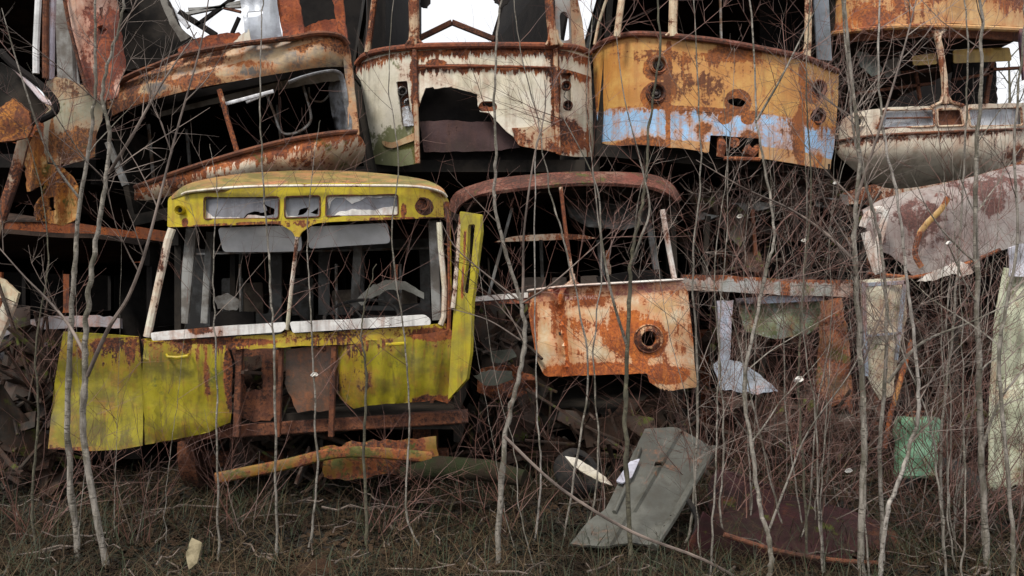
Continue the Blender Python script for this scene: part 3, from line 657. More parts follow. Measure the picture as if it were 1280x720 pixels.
# ================================================================ ORANGE TRAM, lower middle
def orange_tram():
    Y = 8.0
    t = thing('orange_tram', 'orange-rusted tram front with dark-red band, standing right of the yellow tram', 'tram', (P(750, 360, Y).x, Y, 0), 'wrecked trams in the stack')
    org = tuple(t.location)
    m = paint('orange_rust_paint', (.74, .62, .44), (.66, .38, .16), rust=.36, org=org, Y=Y, dirt=.2, halo=.95,
              bands=[((660, 350, 860, 330), (660, 381, 860, 364), (.26, .045, .04))],
              drips=[((660, 381, 860, 364), 60, .07), ((670, 400, 870, 384), 70, .05)],
              spots=[(811, 424, 24, .08)], seams=[(701, 366, 712, 466, 2.5, .16)], grime=.12, patches=[(680, 410, 14, 34, -.12), (735, 392, 30, 12, -.1), (835, 390, 20, 24, -.1), (750, 440, 22, 10, -.07), (760, 468, 100, 16, .26), (667, 440, 6, 40, .16), (785, 420, 40, 34, .12), (840, 470, 30, 12, .2), (800, 440, 12, 20, .2)],
              rustc=((.62, .19, .035), (.48, .125, .028), (.26, .07, .025)))
    D = depth(Y, 658, 870, .22, 4, dent=.035, sd=2)
    def D2(x, y): return D(x, y)+.12*math.exp(-((x-(699+(y-380)*.12))/7)**2)
    hole = [(811+9*math.cos(a), 423.5+9.5*math.sin(a)) for a in [i*math.pi/8 for i in range(16)]]
    f = panel('front_panel', jag(rpoly([(658, 366, 8), (680, 362), (711, 359), (780, 355), (853, 351, 4), (860, 366), (866, 420), (871, 484), (831, 489), (812, 478), (809, 467), (770, 468), (738, 469), (681, 471, 6), (671, 450), (662, 400)], 2), .3, 8), [hole], D2, m, t, .02, 6)
    MB().lathe(P(811, 423.5, Y-.01), (0, -1, 0), [(.065, .0), (.075, .025), (.09, .02), (.10, .004), (.115, -.004), (.125, .006), (.13, .0), (.135, -.02)], 28).build('lamp_ring', paint('ring_paint', (.60, .42, .25), rust=.5, seed=8), f)
    mt = paint('pale_rail', (.72, .70, .66), (.6, .5, .45), rust=.3, org=org, Y=Y)
    pbar('sill_rail', spl([(661, 363), (711, 357.5), (780, 353.5), (852, 349.5)], 4), lambda x, y: D(x, y)-.03, .025, .06, mt, t)
    mr = paint('maroon_paint', (.24, .06, .05), (.16, .05, .04), rust=.5, org=org, Y=Y, seed=3)
    panel('side_sill', [(590, 371), (625, 368), (660, 365.5), (660, 372), (625, 374.5), (592, 377)], [], depth(Y+.15), mt, t, .04, 8)
    panel('side_sill_band', [(592, 377), (625, 374.5), (660, 372), (661, 379), (625, 380), (594, 382)], [], depth(Y+.16), mr, t, .04, 8)
    mroof = paint('maroon_roof', (.16, .05, .04), (.22, .18, .13), rust=.55, rustc=((.19, .06, .035), (.11, .038, .025), (.05, .022, .016)), org=org, Y=Y, seed=6, moss=.2)
    def DR(x, y): return Y-.05+.5*abs((x-705)/150)**3+max(0, 240-y)*.02
    top = spl([(561, 262), (563, 250), (573, 238), (600, 228), (627, 222), (693, 215.5), (747, 214.5), (809, 217), (838, 228), (852, 248)], 4)
    bot = spl([(845, 252), (832, 240), (806, 232), (747, 228.5), (700, 230), (640, 236), (600, 243), (578, 254), (568, 266)], 4)
    panel('roof_front', jag(top+bot, .3, 8), [], DR, mroof, t, .03, 6)
    mp = paint('pillar_paint', (.66, .58, .46), rust=.55, org=org, Y=Y, seed=2)
    pbar('windscreen_pillar', [(701, 234), (706, 280), (713, 330), (716, 357)], lambda x, y: Y, .036, .05, mp, t)
    pbar('gusset', [(708, 358), (715, 352), (716, 342)], Y-.02, .045, .04, mp, t); pbar('gusset', [(724, 357), (718, 352), (716, 344)], Y-.02, .035, .04, mp, t)
    pbar('corner_pillar', [(828, 262), (836, 310), (843, 348)], lambda x, y: Y+.1, .05, .05, paint('white_pillar', (.72, .70, .66), rust=.4, seed=2), t)
    for a, b_, w_, yy in (((748, 300), (754, 350), .05, 9.4), ((810, 275), (822, 348), .06, 9.0), ((676, 300), (678, 350), .04, 10.0), ((640, 260), (610, 372), .03, 8.6)):
        MB().bar(P(*a, yy), P(*b_, yy), w_, .05).build('cab_post', M_in2, t)
    panel('ceiling_panel', [(705, 246), (760, 242), (820, 250), (812, 275), (780, 284), (735, 280), (712, 268)], [], depth(9.2, lean=.02, yref=260), M_in2, t, .03, 9)
    panel('dashboard', jag([(745, 346), (800, 338), (826, 336), (830, 352), (748, 356)], .4, 8), [], depth(Y+.35, dent=.04), M_dark, t, .05)
    mb = simple('pale_seat_shell', (.23, .17, .13), (.12, .09, .07), 5, .7)
    for x0, x1, y0 in ((655, 682, 347), (690, 708, 347), (726, 748, 345)):
        panel('seat_back', rpoly([(x0, y0), (x1, y0-1), (x1+1, y0+22), (x0, y0+22)], 3), [], depth(9.3), mb, t, .04, 9)
    shell(t, 590, 862, 520, 372, 250, Y+.25, 7, M_in, M_roof, roll=rad(2), rear='closed', rise=.15)
    m2 = paint('broken_skirt', (.4, .33, .25), rust=.7, org=org, seed=1)
    panel('torn_skirt', jag([(600, 462), (640, 455), (668, 470), (672, 492), (620, 500), (596, 490)], 1.5, 5), [], depth(Y-.1, dent=.12, ds=4), m2, t)
    tx = bpy.data.curves.new('lettering', 'FONT'); tx.body = 'P ATO\u0420\u0418\u0418\u0421'; tx.size = .052; tx.extrude = .001
    mtx = simple('faded_lettering', (.50, .36, .32), (.34, .12, .10), 40, .7, 0)
    tmp = bpy.data.objects.new('lettering', tx); C.objects.link(tmp); bpy.context.view_layer.update()
    me = bpy.data.meshes.new_from_object(tmp.evaluated_get(bpy.context.evaluated_depsgraph_get()))
    bpy.data.objects.remove(tmp); bpy.data.curves.remove(tx); me.materials.clear(); me.materials.append(mtx)
    o = bpy.data.objects.new('lettering', me); C.objects.link(o); o.parent = f
    o.location = P(706, 376, Y-.04)-Vector(t.location); o.rotation_euler = (rad(90), rad(-3), 0)
orange_tram()

# ================================================================ TILTED RUSTY TRAM, upper left
def rusty_tram():
    Y = 7.8
    t = thing('rusty_tram', 'tilted rust-crusted tram body with one long empty window, above the yellow tram', 'tram', P(310, 235, Y), 'wrecked trams in the stack')
    org = tuple(t.location)
    mo = paint('burnt_orange_body', (.50, .36, .20), (.11, .10, .10), rust=.50, org=org, Y=Y, dirt=.3, halo=.85, seed=1,
               patches=[(190, 108, 26, 10, -.22), (275, 88, 60, 8, -.10), (345, 70, 40, 10, -.16), (400, 60, 20, 10, -.10), (415, 75, 16, 14, -.16)],
               rustc=((.42, .15, .04), (.25, .08, .03), (.075, .035, .025)), drips=[((120, 128, 430, 42), 20, .12)])
    ml = paint('lower_body', (.58, .50, .38), (.42, .32, .2), rust=.46, org=org, Y=Y, dirt=.3, halo=.8, seed=7, drips=[((170, 233, 445, 163), 26, .16)], moss=.12)
    D = depth(Y, 140, 455, .35, 4, dent=.05, sd=8)
    top = spl([(126, 138), (140, 110), (159, 98), (202, 80), (224, 71), (289, 58), (361, 49), (397, 43), (424, 46), (434, 58)], 4)
    bot = spl([(436, 92), (430, 84), (397, 84.5), (361, 90), (325, 96), (274, 105), (235, 113), (180, 128), (150, 140), (132, 150)], 4)
    def DU(x, y): # rounded band: top and bottom edges roll back
        c = 92-(x-280)*.27; k = (y-c)/30
        return D(x, y)+.10*k*k
    panel('waist_panel', jag(top+bot, .4, 8), [], DU, mo, t, .02, 6)
    pbar('rust_ledge', spl([(135, 116), (159, 97), (202, 79), (224, 70), (289, 57), (361, 48), (397, 42), (424, 45), (434, 56)], 3), lambda x, y: D(x, y)-.02, .05, .08, M_rust, t)
    panel('corner_panel', jag(rpoly([(428, 46), (436, 58), (442, 100), (446, 140), (449, 168), (440, 172), (436, 168), (434, 120), (430, 84)], 2), .3, 7), [], lambda x, y: Y+.22, mo, t, .04, 6)
    b_top = spl([(168, 236), (200, 221), (235, 212), (300, 192), (361, 176), (415, 167), (440, 165), (452, 172)], 4)
    b_bot = spl([(457, 182), (455, 196), (444, 210), (418, 219), (360, 222), (300, 226), (220, 243), (190, 250), (168, 250)], 4)
    def DLo(x, y):
        c = 205-(x-310)*.24; k = (y-c)/24
        return D(x, y)-.12+.14*k*k
    panel('lower_panel', jag(b_top+b_bot, .4, 8), [], DLo, ml, t, .02, 6)
    pbar('rust_ledge', spl([(170, 234), (235, 211), (300, 191), (361, 175.5), (415, 167), (444, 165)], 4), lambda x, y: D(x, y)-.10, .05, .07, M_rust, t)
    # inner frame of the long window
    mgr = simple('grey_gasket', (.20, .21, .23), (.09, .09, .09), 8, .4)
    fr = spl([(361, 103), (380, 96), (405, 90), (421, 90), (428, 100), (433, 130), (437, 158), (430, 166), (400, 170), (330, 182)], 5)
    pbar('window_gasket', fr, lambda x, y: D(x, y)+.05, .03, .06, mgr, t)
    mlin = simple('inner_sheeting', (.16, .15, .13), (.06, .05, .04), 4, .7)
    panel('ceiling_lining', jag([(185, 130), (235, 116), (300, 103), (361, 92), (420, 88), (426, 100), (380, 106), (335, 116), (270, 130), (200, 146)], .5, 8), [], lambda x, y: Y+.35+(y-90)*.004, mlin, t, .02, 8)
    panel('side_lining', [(416, 92), (426, 92), (434, 128), (437, 162), (420, 168), (414, 140), (410, 110)], [], lambda x, y: Y+.3+(437-x)*.01, mgr, t, .03, 7)
    mst = simple('chrome_strip', (.62, .64, .68), (.4, .4, .42), 12, .35)
    MB().bar(P(278, 131, Y+.1), P(342, 114, Y+.1), .03, .02).build('loose_strip', mst, t)
    MB().bar(P(308, 128, Y+.15), P(340, 115, Y+.15), .02, .02).build('loose_strip', mst, t)
    pbar('window_post', [(274, 112), (284, 148), (297, 192)], Y+.02, .045, .05, M_rustlight, t)
    MB().bar(P(135, 178, Y+.1), P(157, 232, Y+.1), .05, .05).build('window_post', M_in2, t)
    hl = MB(); hl.tube([P(*p, Y+.6) for p in spl([(333, 118), (342, 140), (352, 165), (370, 166), (386, 155), (388, 140), (378, 105)], 5)], .014, 6).build('handrail', M_pipe, t)
    hl = MB(); hl.tube([P(*p, Y+.8) for p in spl([(385, 100), (388, 122), (402, 127), (412, 118)], 4)], .011, 6).build('handrail', M_pipe, t)
    hl = MB(); hl.tube([P(345, 120, Y+1.2), P(352, 188, Y+1.2)], .014, 6); hl.build('handrail', M_pipe, t)
    MB().tube([P(230, 130, Y+1.4), P(238, 215, Y+1.4)], .018, 6).build('handrail', M_pipe, t); hl = MB(); hl.tube([P(185, 150, Y+.9), P(192, 225, Y+.9)], .018, 6); hl.build('handrail', M_pipe, t)
    # upper storey of the wreck: aluminium sheet, rusted posts, window hole, crossbars against the sky
    panel('aluminium_sheet', jag([(300, -12), (345, -12), (348, 14), (353, 48), (312, 54), (306, 40), (302, 12)], .5, 7), [rpoly([(309, 15), (329, 13), (329, 17), (320, 21), (309, 22)], 1)], lambda x, y: D(x, y)+.03+.02*math.sin(x*.2), M_alu, t, .01, 6)
    panel('torn_flap', jag([(303, 42), (311, 36), (314, 54), (300, 60), (286, 58)], .5, 4), [], depth(Y-.02), paint('cream_flap', (.6, .56, .46), rust=.35, seed=2), t, .01, 6)
    mr = paint('blood_rust_post', (.35, .18, .1), rust=.72, org=org, seed=5, rustc=((.38, .10, .03), (.22, .055, .025), (.1, .035, .025)))
    panel('upper_post', jag([(343, -12), (372, -12), (376, 14), (380, 42), (362, 47), (353, 46), (349, 20)], .5, 6), [], depth(Y+.02, dent=.03), mr, t, .05, 6)
    panel('upper_post', jag([(413, -12), (428, -12), (430, 14), (434, 48), (424, 44), (419, 20)], .5, 6), [], depth(Y+.2, dent=.03), mr, t, .05, 6)
    panel('window_rim', jag([(376, 36), (398, 26), (420, 24), (424, 44), (397, 41), (380, 44)], .6, 4), [], depth(Y+.1, dent=.05), mr, t, .03, 6)
    panel('rust_ledge_plate', jag([(222, 62), (245, 48), (275, 42), (298, 40), (303, 46), (298, 56), (260, 63), (224, 71)], .6, 4), [], depth(Y+.06, dent=.04), mr, t, .03, 6)
    for a, b_, w_, c_ in (((232, 18), (302, 3), .035, M_in2), ((236, 12), (302, 8), .03, M_in2), ((246, 32), (300, -8), .04, M_dark), ((280, 10), (301, 15), .025, M_rust), ((290, 42), (299, 22), .035, M_dark), ((204, 0), (236, 34), .05, mst), ((224, 15), (270, 44), .06, M_dark)):
        MB().bar(P(*a, Y+1.2), P(*b_, Y+1.2), w_, .04).build('crossbar', c_, t)
    panel('loose_sheet', jag([(148, -20), (196, -20), (215, 6), (232, 44), (226, 62), (200, 76), (160, 88), (150, 60)], .8, 6), [], depth(Y+.5, dent=.08, skew=.003), M_in, t, .03, 9)
    panel('loose_sheet', jag([(194, -14), (203, -12), (222, 30), (238, 46), (226, 52), (212, 30)], .5, 6), [], depth(Y+.3), mlin, t, .02, 6)
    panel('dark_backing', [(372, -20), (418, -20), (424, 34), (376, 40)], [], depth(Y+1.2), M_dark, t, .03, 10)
    # body going back: sides, far wall
    O = P(300, 240, Y); ca = rad(12)
    M = Matrix(((math.cos(ca), 0, -math.sin(ca), O.x), (0, 1, 0, O.y), (math.sin(ca), 0, math.cos(ca), O.z), (0, 0, 0, 1)))
    MB().box(M, -1.1, 1.1, .3, 6, -.05, .05).build('floor', M_in, t)
    MB().box(M, -1.15, 1.12, 2.2, 2.26, .06, .98).build('rear_wall', M_dark, t)
    MB().box(M, 1.05, 1.1, .5, 6, .055, .95).build('side_wall', M_in, t)
    MB().box(M, -1.2, -1.15, .5, 6, .055, .95).build('side_wall', M_in, t)
    MB().box(M, -1.2, 1.1, .35, 6, .99, 1.06).build('ceiling', M_dark, t)
rusty_tram()

# ================================================================ FAR LEFT TRAM
def left_tram():
    Y = 7.3
    t = thing('far_left_tram', 'tram at the left edge of the upper row with pinkish rusted corner post', 'tram', P(70, 210, Y), 'wrecked trams in the stack')
    org = tuple(t.location)
    mp = paint('pink_rust_post', (.60, .42, .34), (.52, .30, .2), rust=.46, org=org, Y=Y, dirt=.3, halo=.9, patches=[(135, 70, 14, 60, .24), (128, 38, 10, 8, .3), (105, 110, 16, 14, .2), (90, 10, 8, 20, -.1)],
               rustc=((.34, .09, .035), (.22, .055, .03), (.12, .04, .03)))
    D = depth(Y, 40, 150, .06, 4, dent=.05)
    panel('corner_post', jag(rpoly([(76, -15, 0), (146, -15, 0), (149, 20), (154, 60), (158, 84, 5), (150, 100), (146, 122, 3), (128, 128, 3), (118, 122), (106, 108), (97, 76), (86, 34)], 4), .7, 5), [jag([(121, 34), (128, 31), (134, 37), (131, 44), (123, 43)], .5, 3), jag([(124, 10), (129, 8), (130, 22), (126, 24)], .4, 3)], lambda x, y: D(x, y)+.05*math.cos((x-76-y*.3)*.09), mp, t, .05, 5)
    pbar('post_edge', [(78, -15), (87, 34), (98, 76), (107, 108), (118, 122)], Y-.04, .025, .05, M_rust, t)
    mc = paint('dull_cream_corner', (.36, .34, .25), (.25, .23, .15), rust=.36, org=org, Y=Y, dirt=.6, moss=.2, patches=[(90, 178, 34, 22, .2), (58, 180, 6, 40, .2)], rustc=((.42, .17, .05), (.25, .09, .03), (.1, .045, .025)))
    panel('lower_corner', jag(rpoly([(58, 102), (70, 96), (84, 98), (110, 112), (130, 124), (128, 150), (120, 170), (119, 196), (100, 202), (72, 207), (55, 198), (54, 150)], 2), .8, 5), [], lambda x, y: Y+.04+.10*((x-88)/36)**2, mc, t, .03, 6)
    mlil = paint('lilac_white_post', (.56, .53, .60), (.42, .38, .45), rust=.42, org=org, Y=Y, seed=4)
    pbar('window_post', [(49, -20), (47, 20), (45, 60), (45, 92)], Y+.02, .055, .05, paint('white_edge_post', (.72, .72, .72), rust=.2, seed=4), t)
    pbar('window_post', [(58, -20), (57, 20), (57, 98)], Y+.05, .05, .06, M_rust, t)
    pbar('window_post', [(67, -20), (65, 40), (64, 100)], Y+.1, .05, .06, mlil, t)
    pbar('window_post', [(88, -20), (92, 60), (94, 108)], Y+.3, .03, .05, M_in2, t)
    panel('window_lining', [(68, -20), (84, -20), (92, 60), (100, 112), (72, 108)], [], depth(Y+.45), M_in2, t, .02, 9)
    mo = paint('orange_flake_panel', (.16, .07, .04), (.1, .05, .035), rust=.62, org=org, Y=Y, seed=2, rustc=((.50, .20, .03), (.2, .06, .02), (.1, .035, .02)))
    panel('side_flap', jag([(-30, 160), (0, 134), (16, 122), (36, 139), (40, 160), (34, 172), (14, 176), (-30, 178)], .8, 5), [], depth(Y-.3, dent=.04), mo, t, .03, 6)
    panel('grey_fender', jag([(-30, 84), (0, 78), (22, 90), (44, 118), (60, 136), (40, 158), (34, 140), (20, 126), (0, 134), (-30, 150)], .5, 7), [], depth(Y-.2, dent=.05), M_in, t, .03, 7)
    pbar('chrome_edge', spl([(4, 70), (20, 86), (40, 108), (54, 124), (66, 130)], 4), Y-.3, .045, .03, paint('white_edge', (.68, .62, .66), rust=.42, seed=1), t)
    MB().tube([P(*p, Y-.3) for p in spl([(0, 64), (20, 84), (50, 106), (68, 126), (68, 140), (50, 150)], 4)], [.03]*21, 8).build('dark_rim', M_dark, t)
    mhang = paint('hanging_rust_sheet', (.40, .28, .12), (.2, .12, .05), rust=.62, org=org, Y=Y, seed=6, dirt=.9, moss=.25, rustc=((.50, .20, .03), (.24, .08, .02), (.07, .03, .02)))
    panel('hanging_sheet', jag([(40, 172), (52, 160), (58, 205), (80, 210), (98, 232), (96, 272), (80, 282), (46, 276), (42, 268), (56, 230), (34, 240), (30, 200)], .8, 5), [jag([(60, 248), (68, 246), (70, 262), (62, 264)], .5, 3)], lambda x, y: Y+.05+.05*math.sin(x*.25), mhang, t, .015, 6)
    pbar('leaning_strut', [(30, 170), (16, 225), (0, 272), (-20, 330)], Y-.1, .09, .06, paint('ochre_strut', (.38, .34, .26), rust=.5, seed=3, moss=.2), t)
    pbar('leaning_strut', [(36, 172), (22, 226), (4, 280), (-14, 330)], Y-.05, .03, .04, M_rust, t)
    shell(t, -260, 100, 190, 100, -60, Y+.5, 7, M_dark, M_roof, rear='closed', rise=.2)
left_tram()

# ================================================================ UPSIDE-DOWN CREAM TRAM, right
def overturned_tram():
    Y = 8.6
    t = thing('overturned_tram', 'upside-down cream tram with its roof facing down and orange-rusted body on top', 'tram', P(1165, 232, Y), 'wrecked trams in the stack')
    org = tuple(t.location)
    mo = paint('orange_cream_body', (.56, .36, .16), (.50, .26, .09), rust=.42, org=org, Y=Y, halo=.8, patches=[(1080, 20, 40, 20, .12), (1105, 22, 16, 12, .14), (1200, 10, 40, 16, -.16), (1060, 5, 20, 12, -.1)], drips=[((1037, -5, 1290, -5), 30, .1)],
               rustc=((.46, .15, .035), (.28, .08, .03), (.14, .05, .03)))
    D = depth(Y, 1040, 1300, .4, 4, dent=.02)
    panel('body_panel', jag([(1030, -60), (1300, -60), (1300, 16), (1290, 34), (1225, 31), (1165, 29), (1100, 31), (1060, 36), (1040, 39), (1036, 10)], .4, 8), [], D, mo, t, .02, 7)
    pbar('sill_rail', spl([(1040, 42), (1100, 35), (1165, 33), (1225, 35), (1290, 38)], 4), lambda x, y: D(x, y)-.03, .05, .06, mo, t)
    panel('dash_underside', jag([(1042, 42), (1100, 37), (1165, 35), (1225, 37), (1290, 40), (1288, 52), (1225, 48), (1165, 46), (1100, 49), (1046, 55)], .5, 8), [], lambda x, y: D(x, y)+.1, M_rust, t, .03, 7)
    mc = paint('cream_roof_front', (.58, .52, .42), (.44, .38, .30), rust=.27, org=org, Y=Y, dirt=.35, halo=.45, drips=[((1045, 176, 1290, 160), 12, .14)], patches=[(1280, 190, 30, 20, .1)])
    mp = paint('cream_pillar', (.60, .52, .38), rust=.5, org=org, Y=Y, seed=3)
    pbar('windscreen_pillar', [(1169, 36), (1175, 60), (1180, 95), (1182, 130)], lambda x, y: Y+.0, .065, .06, mp, t)
    for pts in ([(1160, 37), (1168, 42), (1172, 54)], [(1182, 36), (1176, 42), (1173, 54)], [(1164, 134), (1176, 128), (1180, 116)], [(1204, 132), (1188, 127), (1182, 116)]):
        pbar('gusset', pts, Y-.01, .035, .045, mp, t)
    ws = [rpoly([(1104, 138), (1167, 136.5), (1168, 158), (1096, 161)], 3), rpoly([(1171, 137), (1200, 136), (1205, 157), (1172, 158)], 3), rpoly([(1210, 136), (1276, 134), (1278, 157), (1213, 158.5)], 3)]
    sb = panel('sign_box', jag(rpoly([(1048, 168), (1052, 150), (1068, 140), (1110, 134), (1160, 132.5), (1200, 131), (1290, 128), (1292, 160), (1170, 164), (1090, 168), (1048, 176)], 3), .2, 8), ws, D, mc, t, .02, 7)
    mg = paint('frosted_sign_glass', (.42, .44, .48), (.28, .29, .32), rust=.12, org=org, Y=Y, dirt=.5, rough=.3)
    for k, w_ in enumerate(ws): panel('sign_pane', w_, [], lambda x, y: D(x, y)+.05, mg if k != 1 else M_rust, sb, .01, 9)
    MB().tube([P(1108, 148, 8.62), P(1164, 147, 8.62)], .01, 5).build('broken_bulb_rail', M_rust, sb)
    for w_ in ws:
        pts = [P(x, y, D(x, y)-.004) for x, y in w_]+[P(*w_[0], D(*w_[0])-.004)]
        MB().tube(pts, .012, 5).build('window_frame', mp, sb)
    def DR(x, y):
        k = max(0, (y-176)/60)
        return D(x, y)-.02+k*k*.5-.02*k
    panel('roof_front', jag(spl([(1044, 178), (1090, 171), (1170, 166.5), (1290, 162), (1300, 190), (1280, 200), (1225, 218), (1180, 228), (1125, 236), (1092, 230), (1062, 208), (1046, 192)], 4, True), .3, 8), [], DR, mc, t, .02, 7)
    pbar('gutter', spl([(1044, 177), (1090, 170), (1170, 165.5), (1290, 161)], 4), lambda x, y: D(x, y)-.03, .03, .04, M_rust, t)
    lamp(t, 1075, 152, Y+.1, 8, mc, M_bowl, 'marker_lamp', depth_=.03)
    mv = paint('ochre_visor', (.42, .27, .06), rust=.25, org=org)
    panel('sun_visor', rpoly([(1192, 62), (1262, 59), (1265, 76), (1192, 79)], 3), [], depth(Y+.35), mv, t, .015, 9)
    panel('sun_visor', rpoly([(1140, 70), (1170, 66), (1172, 80), (1142, 82)], 3), [], depth(Y+.35), mv, t, .015, 9)
    mgl = simple('greenish_glass', (.2, .24, .2), (.1, .11, .1), 6, .3)
    panel('broken_pane', jag([(1070, 62), (1096, 70), (1104, 88), (1090, 96), (1076, 84)], .8, 4), [], depth(Y+.6, dent=.05), mgl, t, .006, 7)
    panel('broken_pane', jag([(1104, 78), (1122, 72), (1126, 94), (1108, 98)], .8, 4), [], depth(Y+.7, dent=.05), M_in2, t, .006, 7)
    for a, b_, w_ in (((1052, 96), (1170, 88), .03), ((1060, 118), (1168, 104), .03), ((1190, 100), (1240, 92), .03), ((1140, 60), (1150, 125), .03), ((1240, 78), (1232, 130), .04), ((1225, 88), (1290, 84), .03)):
        MB().bar(P(*a, Y+.8), P(*b_, Y+.8), w_, .04).build('loose_bar', M_rust, t)
    panel('side_lining', jag([(1190, 78), (1244, 78), (1246, 130), (1192, 132)], 1, 6), [], depth(Y+1.2), M_dark, t, .03, 9)
    panel('corner_post', [(1274, 36), (1292, 34), (1290, 90), (1280, 100)], [], depth(Y+.1), paint('purple_post', (.12, .08, .12), rust=.4, seed=2), t, .04, 8)
    M, W, H, S = shell(t, 1048, 1300, 36, 36, 168, Y+.3, 6, M_in, M_roof, rear=None, rise=.15, upside=True, roof=True, npil=3, sides=(1, 0))
    panel('rear_wall', jag([(960, 0), (1244, 0), (1242, 60), (1246, 100), (1240, 160), (960, 170)], .8, 9), [], depth(13.2), M_dark, t, .05, 16)  # near-black sheet added to shut off the sky gap behind the windscreen
overturned_tram()

# ================================================================ LOWER WRECKS, RIGHT
def crushed_tram():
    Y = 8.6
    t = thing('crushed_tram', 'crushed grey-green tram under the blue-banded one, with a long pale side beam', 'tram', (P(960, 360, Y).x, Y, 0), 'wrecked trams in the stack')
    org = tuple(t.location)
    mg = paint('grey_side_paint', (.34, .34, .33), (.24, .25, .22), rust=.33, org=org, Y=Y, dirt=.5, seams=[(982, 340, 982, 372, 5, .3)], drips=[((860, 344, 1070, 352), 8, .2)], moss=.15)
    panel('side_beam', jag([(852, 343), (900, 344), (981, 349), (1066, 350), (1066, 371), (980, 369), (900, 364), (852, 363)], .4, 8), [], depth(Y, dent=.03), mg, t, .06, 8)
    mgm = paint('mossy_green_panel', (.16, .19, .10), (.20, .22, .2), rust=.3, org=org, Y=Y, dirt=.6, moss=.6, mossc=(.06, .08, .02))
    panel('lower_panel', jag([(920, 377), (975, 373), (1031, 371), (1034, 400), (1010, 418), (970, 424), (932, 414)], .6, 7), [], depth(Y+.15, dent=.08), mgm, t, .02, 7)
    mb = paint('pale_blue_post', (.42, .50, .62), (.3, .33, .38), rust=.32, org=org, Y=Y, seed=3)
    panel('side_post', jag([(896, 376), (917, 375), (915, 400), (912, 470), (900, 480), (899, 410)], .4, 6), [], depth(Y+.05, dent=.03), mb, t, .04, 6)
    panel('window_edge', [(920, 373), (1000, 368), (1030, 370), (1030, 376), (921, 381)], [], depth(Y+.08), mb, t, .03, 8)
    mbr = paint('brown_side_panel', (.14, .09, .05), (.09, .07, .04), rust=.5, org=org, Y=Y, moss=.3)
    panel('brown_panel', jag([(1028, 376), (1052, 372), (1062, 430), (1066, 520), (1050, 575), (1030, 570), (1022, 480)], .8, 8), [], depth(Y-.1, dent=.12), mbr, t, .03, 8)
    panel('roof_edge', jag([(868, 262), (930, 248), (1000, 238), (1060, 244), (1062, 262), (1000, 256), (930, 264), (872, 276)], .6, 8), [], depth(Y+.5, dent=.1), M_in2, t, .04, 8)
    for a, b_, w_ in (((885, 270), (880, 345), .05), ((940, 262), (946, 345), .04), ((1000, 252), (1012, 350), .05), ((1048, 250), (1052, 350), .05), ((870, 365), (872, 520), .06), ((960, 370), (948, 520), .05)):
        MB().bar(P(*a, Y+.35), P(*b_, Y+.35), w_, .05).build('body_post', M_rust if w_ < .05 else M_in, t)
    shell(t, 872, 1075, 560, 380, 258, Y+.3, 6, M_dark, M_roof, rear='closed', rise=.12)
crushed_tram()

def pink_tram():
    Y = 8.2
    t = thing('pink_grey_tram', 'crumpled tram with a slanting grey-pink side, lying under the overturned cream tram', 'tram', (P(1190, 360, Y).x, Y, 0), 'wrecked trams in the stack')
    org = tuple(t.location)
    m = paint('pink_grey_side', (.31, .28, .26), (.24, .19, .18), rust=.36, org=org, Y=Y, dirt=.35, halo=.35, rustc=((.20, .09, .075), (.15, .065, .055), (.09, .045, .04)), grain=.6,
              patches=[(1250, 240, 50, 40, .06), (1150, 270, 30, 36, .06), (1225, 300, 40, 26, .05)])
    panel('side_panel', jag([(1078, 262), (1100, 250), (1130, 240), (1170, 232), (1220, 220), (1262, 208), (1300, 200), (1300, 304), (1262, 310), (1220, 322), (1178, 338), (1160, 346), (1140, 344), (1128, 330), (1112, 318), (1094, 312), (1084, 290)], .2, 7), [], lambda x, y: Y+.05*mn.noise(Vector((x*.008, y*.008, 4)))+.0045*abs(x-1215-(y-260)*.3)**.9*.35+.25*max(0, (250-(x-1078)*.22-y+36)/40)**2+(.02 if abs(x-1160+(y-270)*.2) < 3 else 0), m, t, .015, 6)
    mo = paint('orange_edge', (.45, .25, .1), rust=.75, seed=4)
    pbar('bottom_rail', [(1085, 342), (1140, 347), (1178, 340), (1220, 325), (1250, 312)], Y-.03, .035, .04, mo, t)
    pbar('bent_strip', spl([(1185, 247), (1176, 262), (1158, 280), (1148, 296), (1144, 318), (1152, 334)], 4), Y-.08, .055, .02, paint('ochre_strip', (.45, .30, .10), rust=.55, seed=5), t)
    mwh = paint('white_trim', (.62, .60, .56), (.5, .45, .4), rust=.34, org=org, Y=Y)
    pbar('curved_frame', spl([(1078, 284), (1084, 270), (1098, 262), (1106, 268), (1102, 290), (1096, 318), (1100, 340)], 4), Y-.06, .07, .05, mwh, t)
    pbar('curved_frame', spl([(1082, 290), (1088, 312), (1094, 330), (1098, 342)], 4), Y-.04, .09, .04, mwh, t)
    panel('white_edge', jag([(1184, 332), (1196, 326), (1212, 330), (1217, 340), (1204, 346), (1190, 342), (1170, 350), (1146, 352), (1160, 342)], .6, 4), [], depth(Y-.1, dent=.05), mwh, t, .015, 5)
    shell(t, 1095, 1330, 560, 330, 262, Y+.4, 6, M_dark, M_roof, rear='closed', rise=.05, roof=False)
    MB().bar(P(1100, 345, Y+.3), P(1098, 540, Y+.3), .08, .08).build('body_post', M_rust, t)
    MB().bar(P(1190, 345, Y+.3), P(1196, 560, Y+.3), .06, .08).build('body_post', M_in, t)
pink_tram()

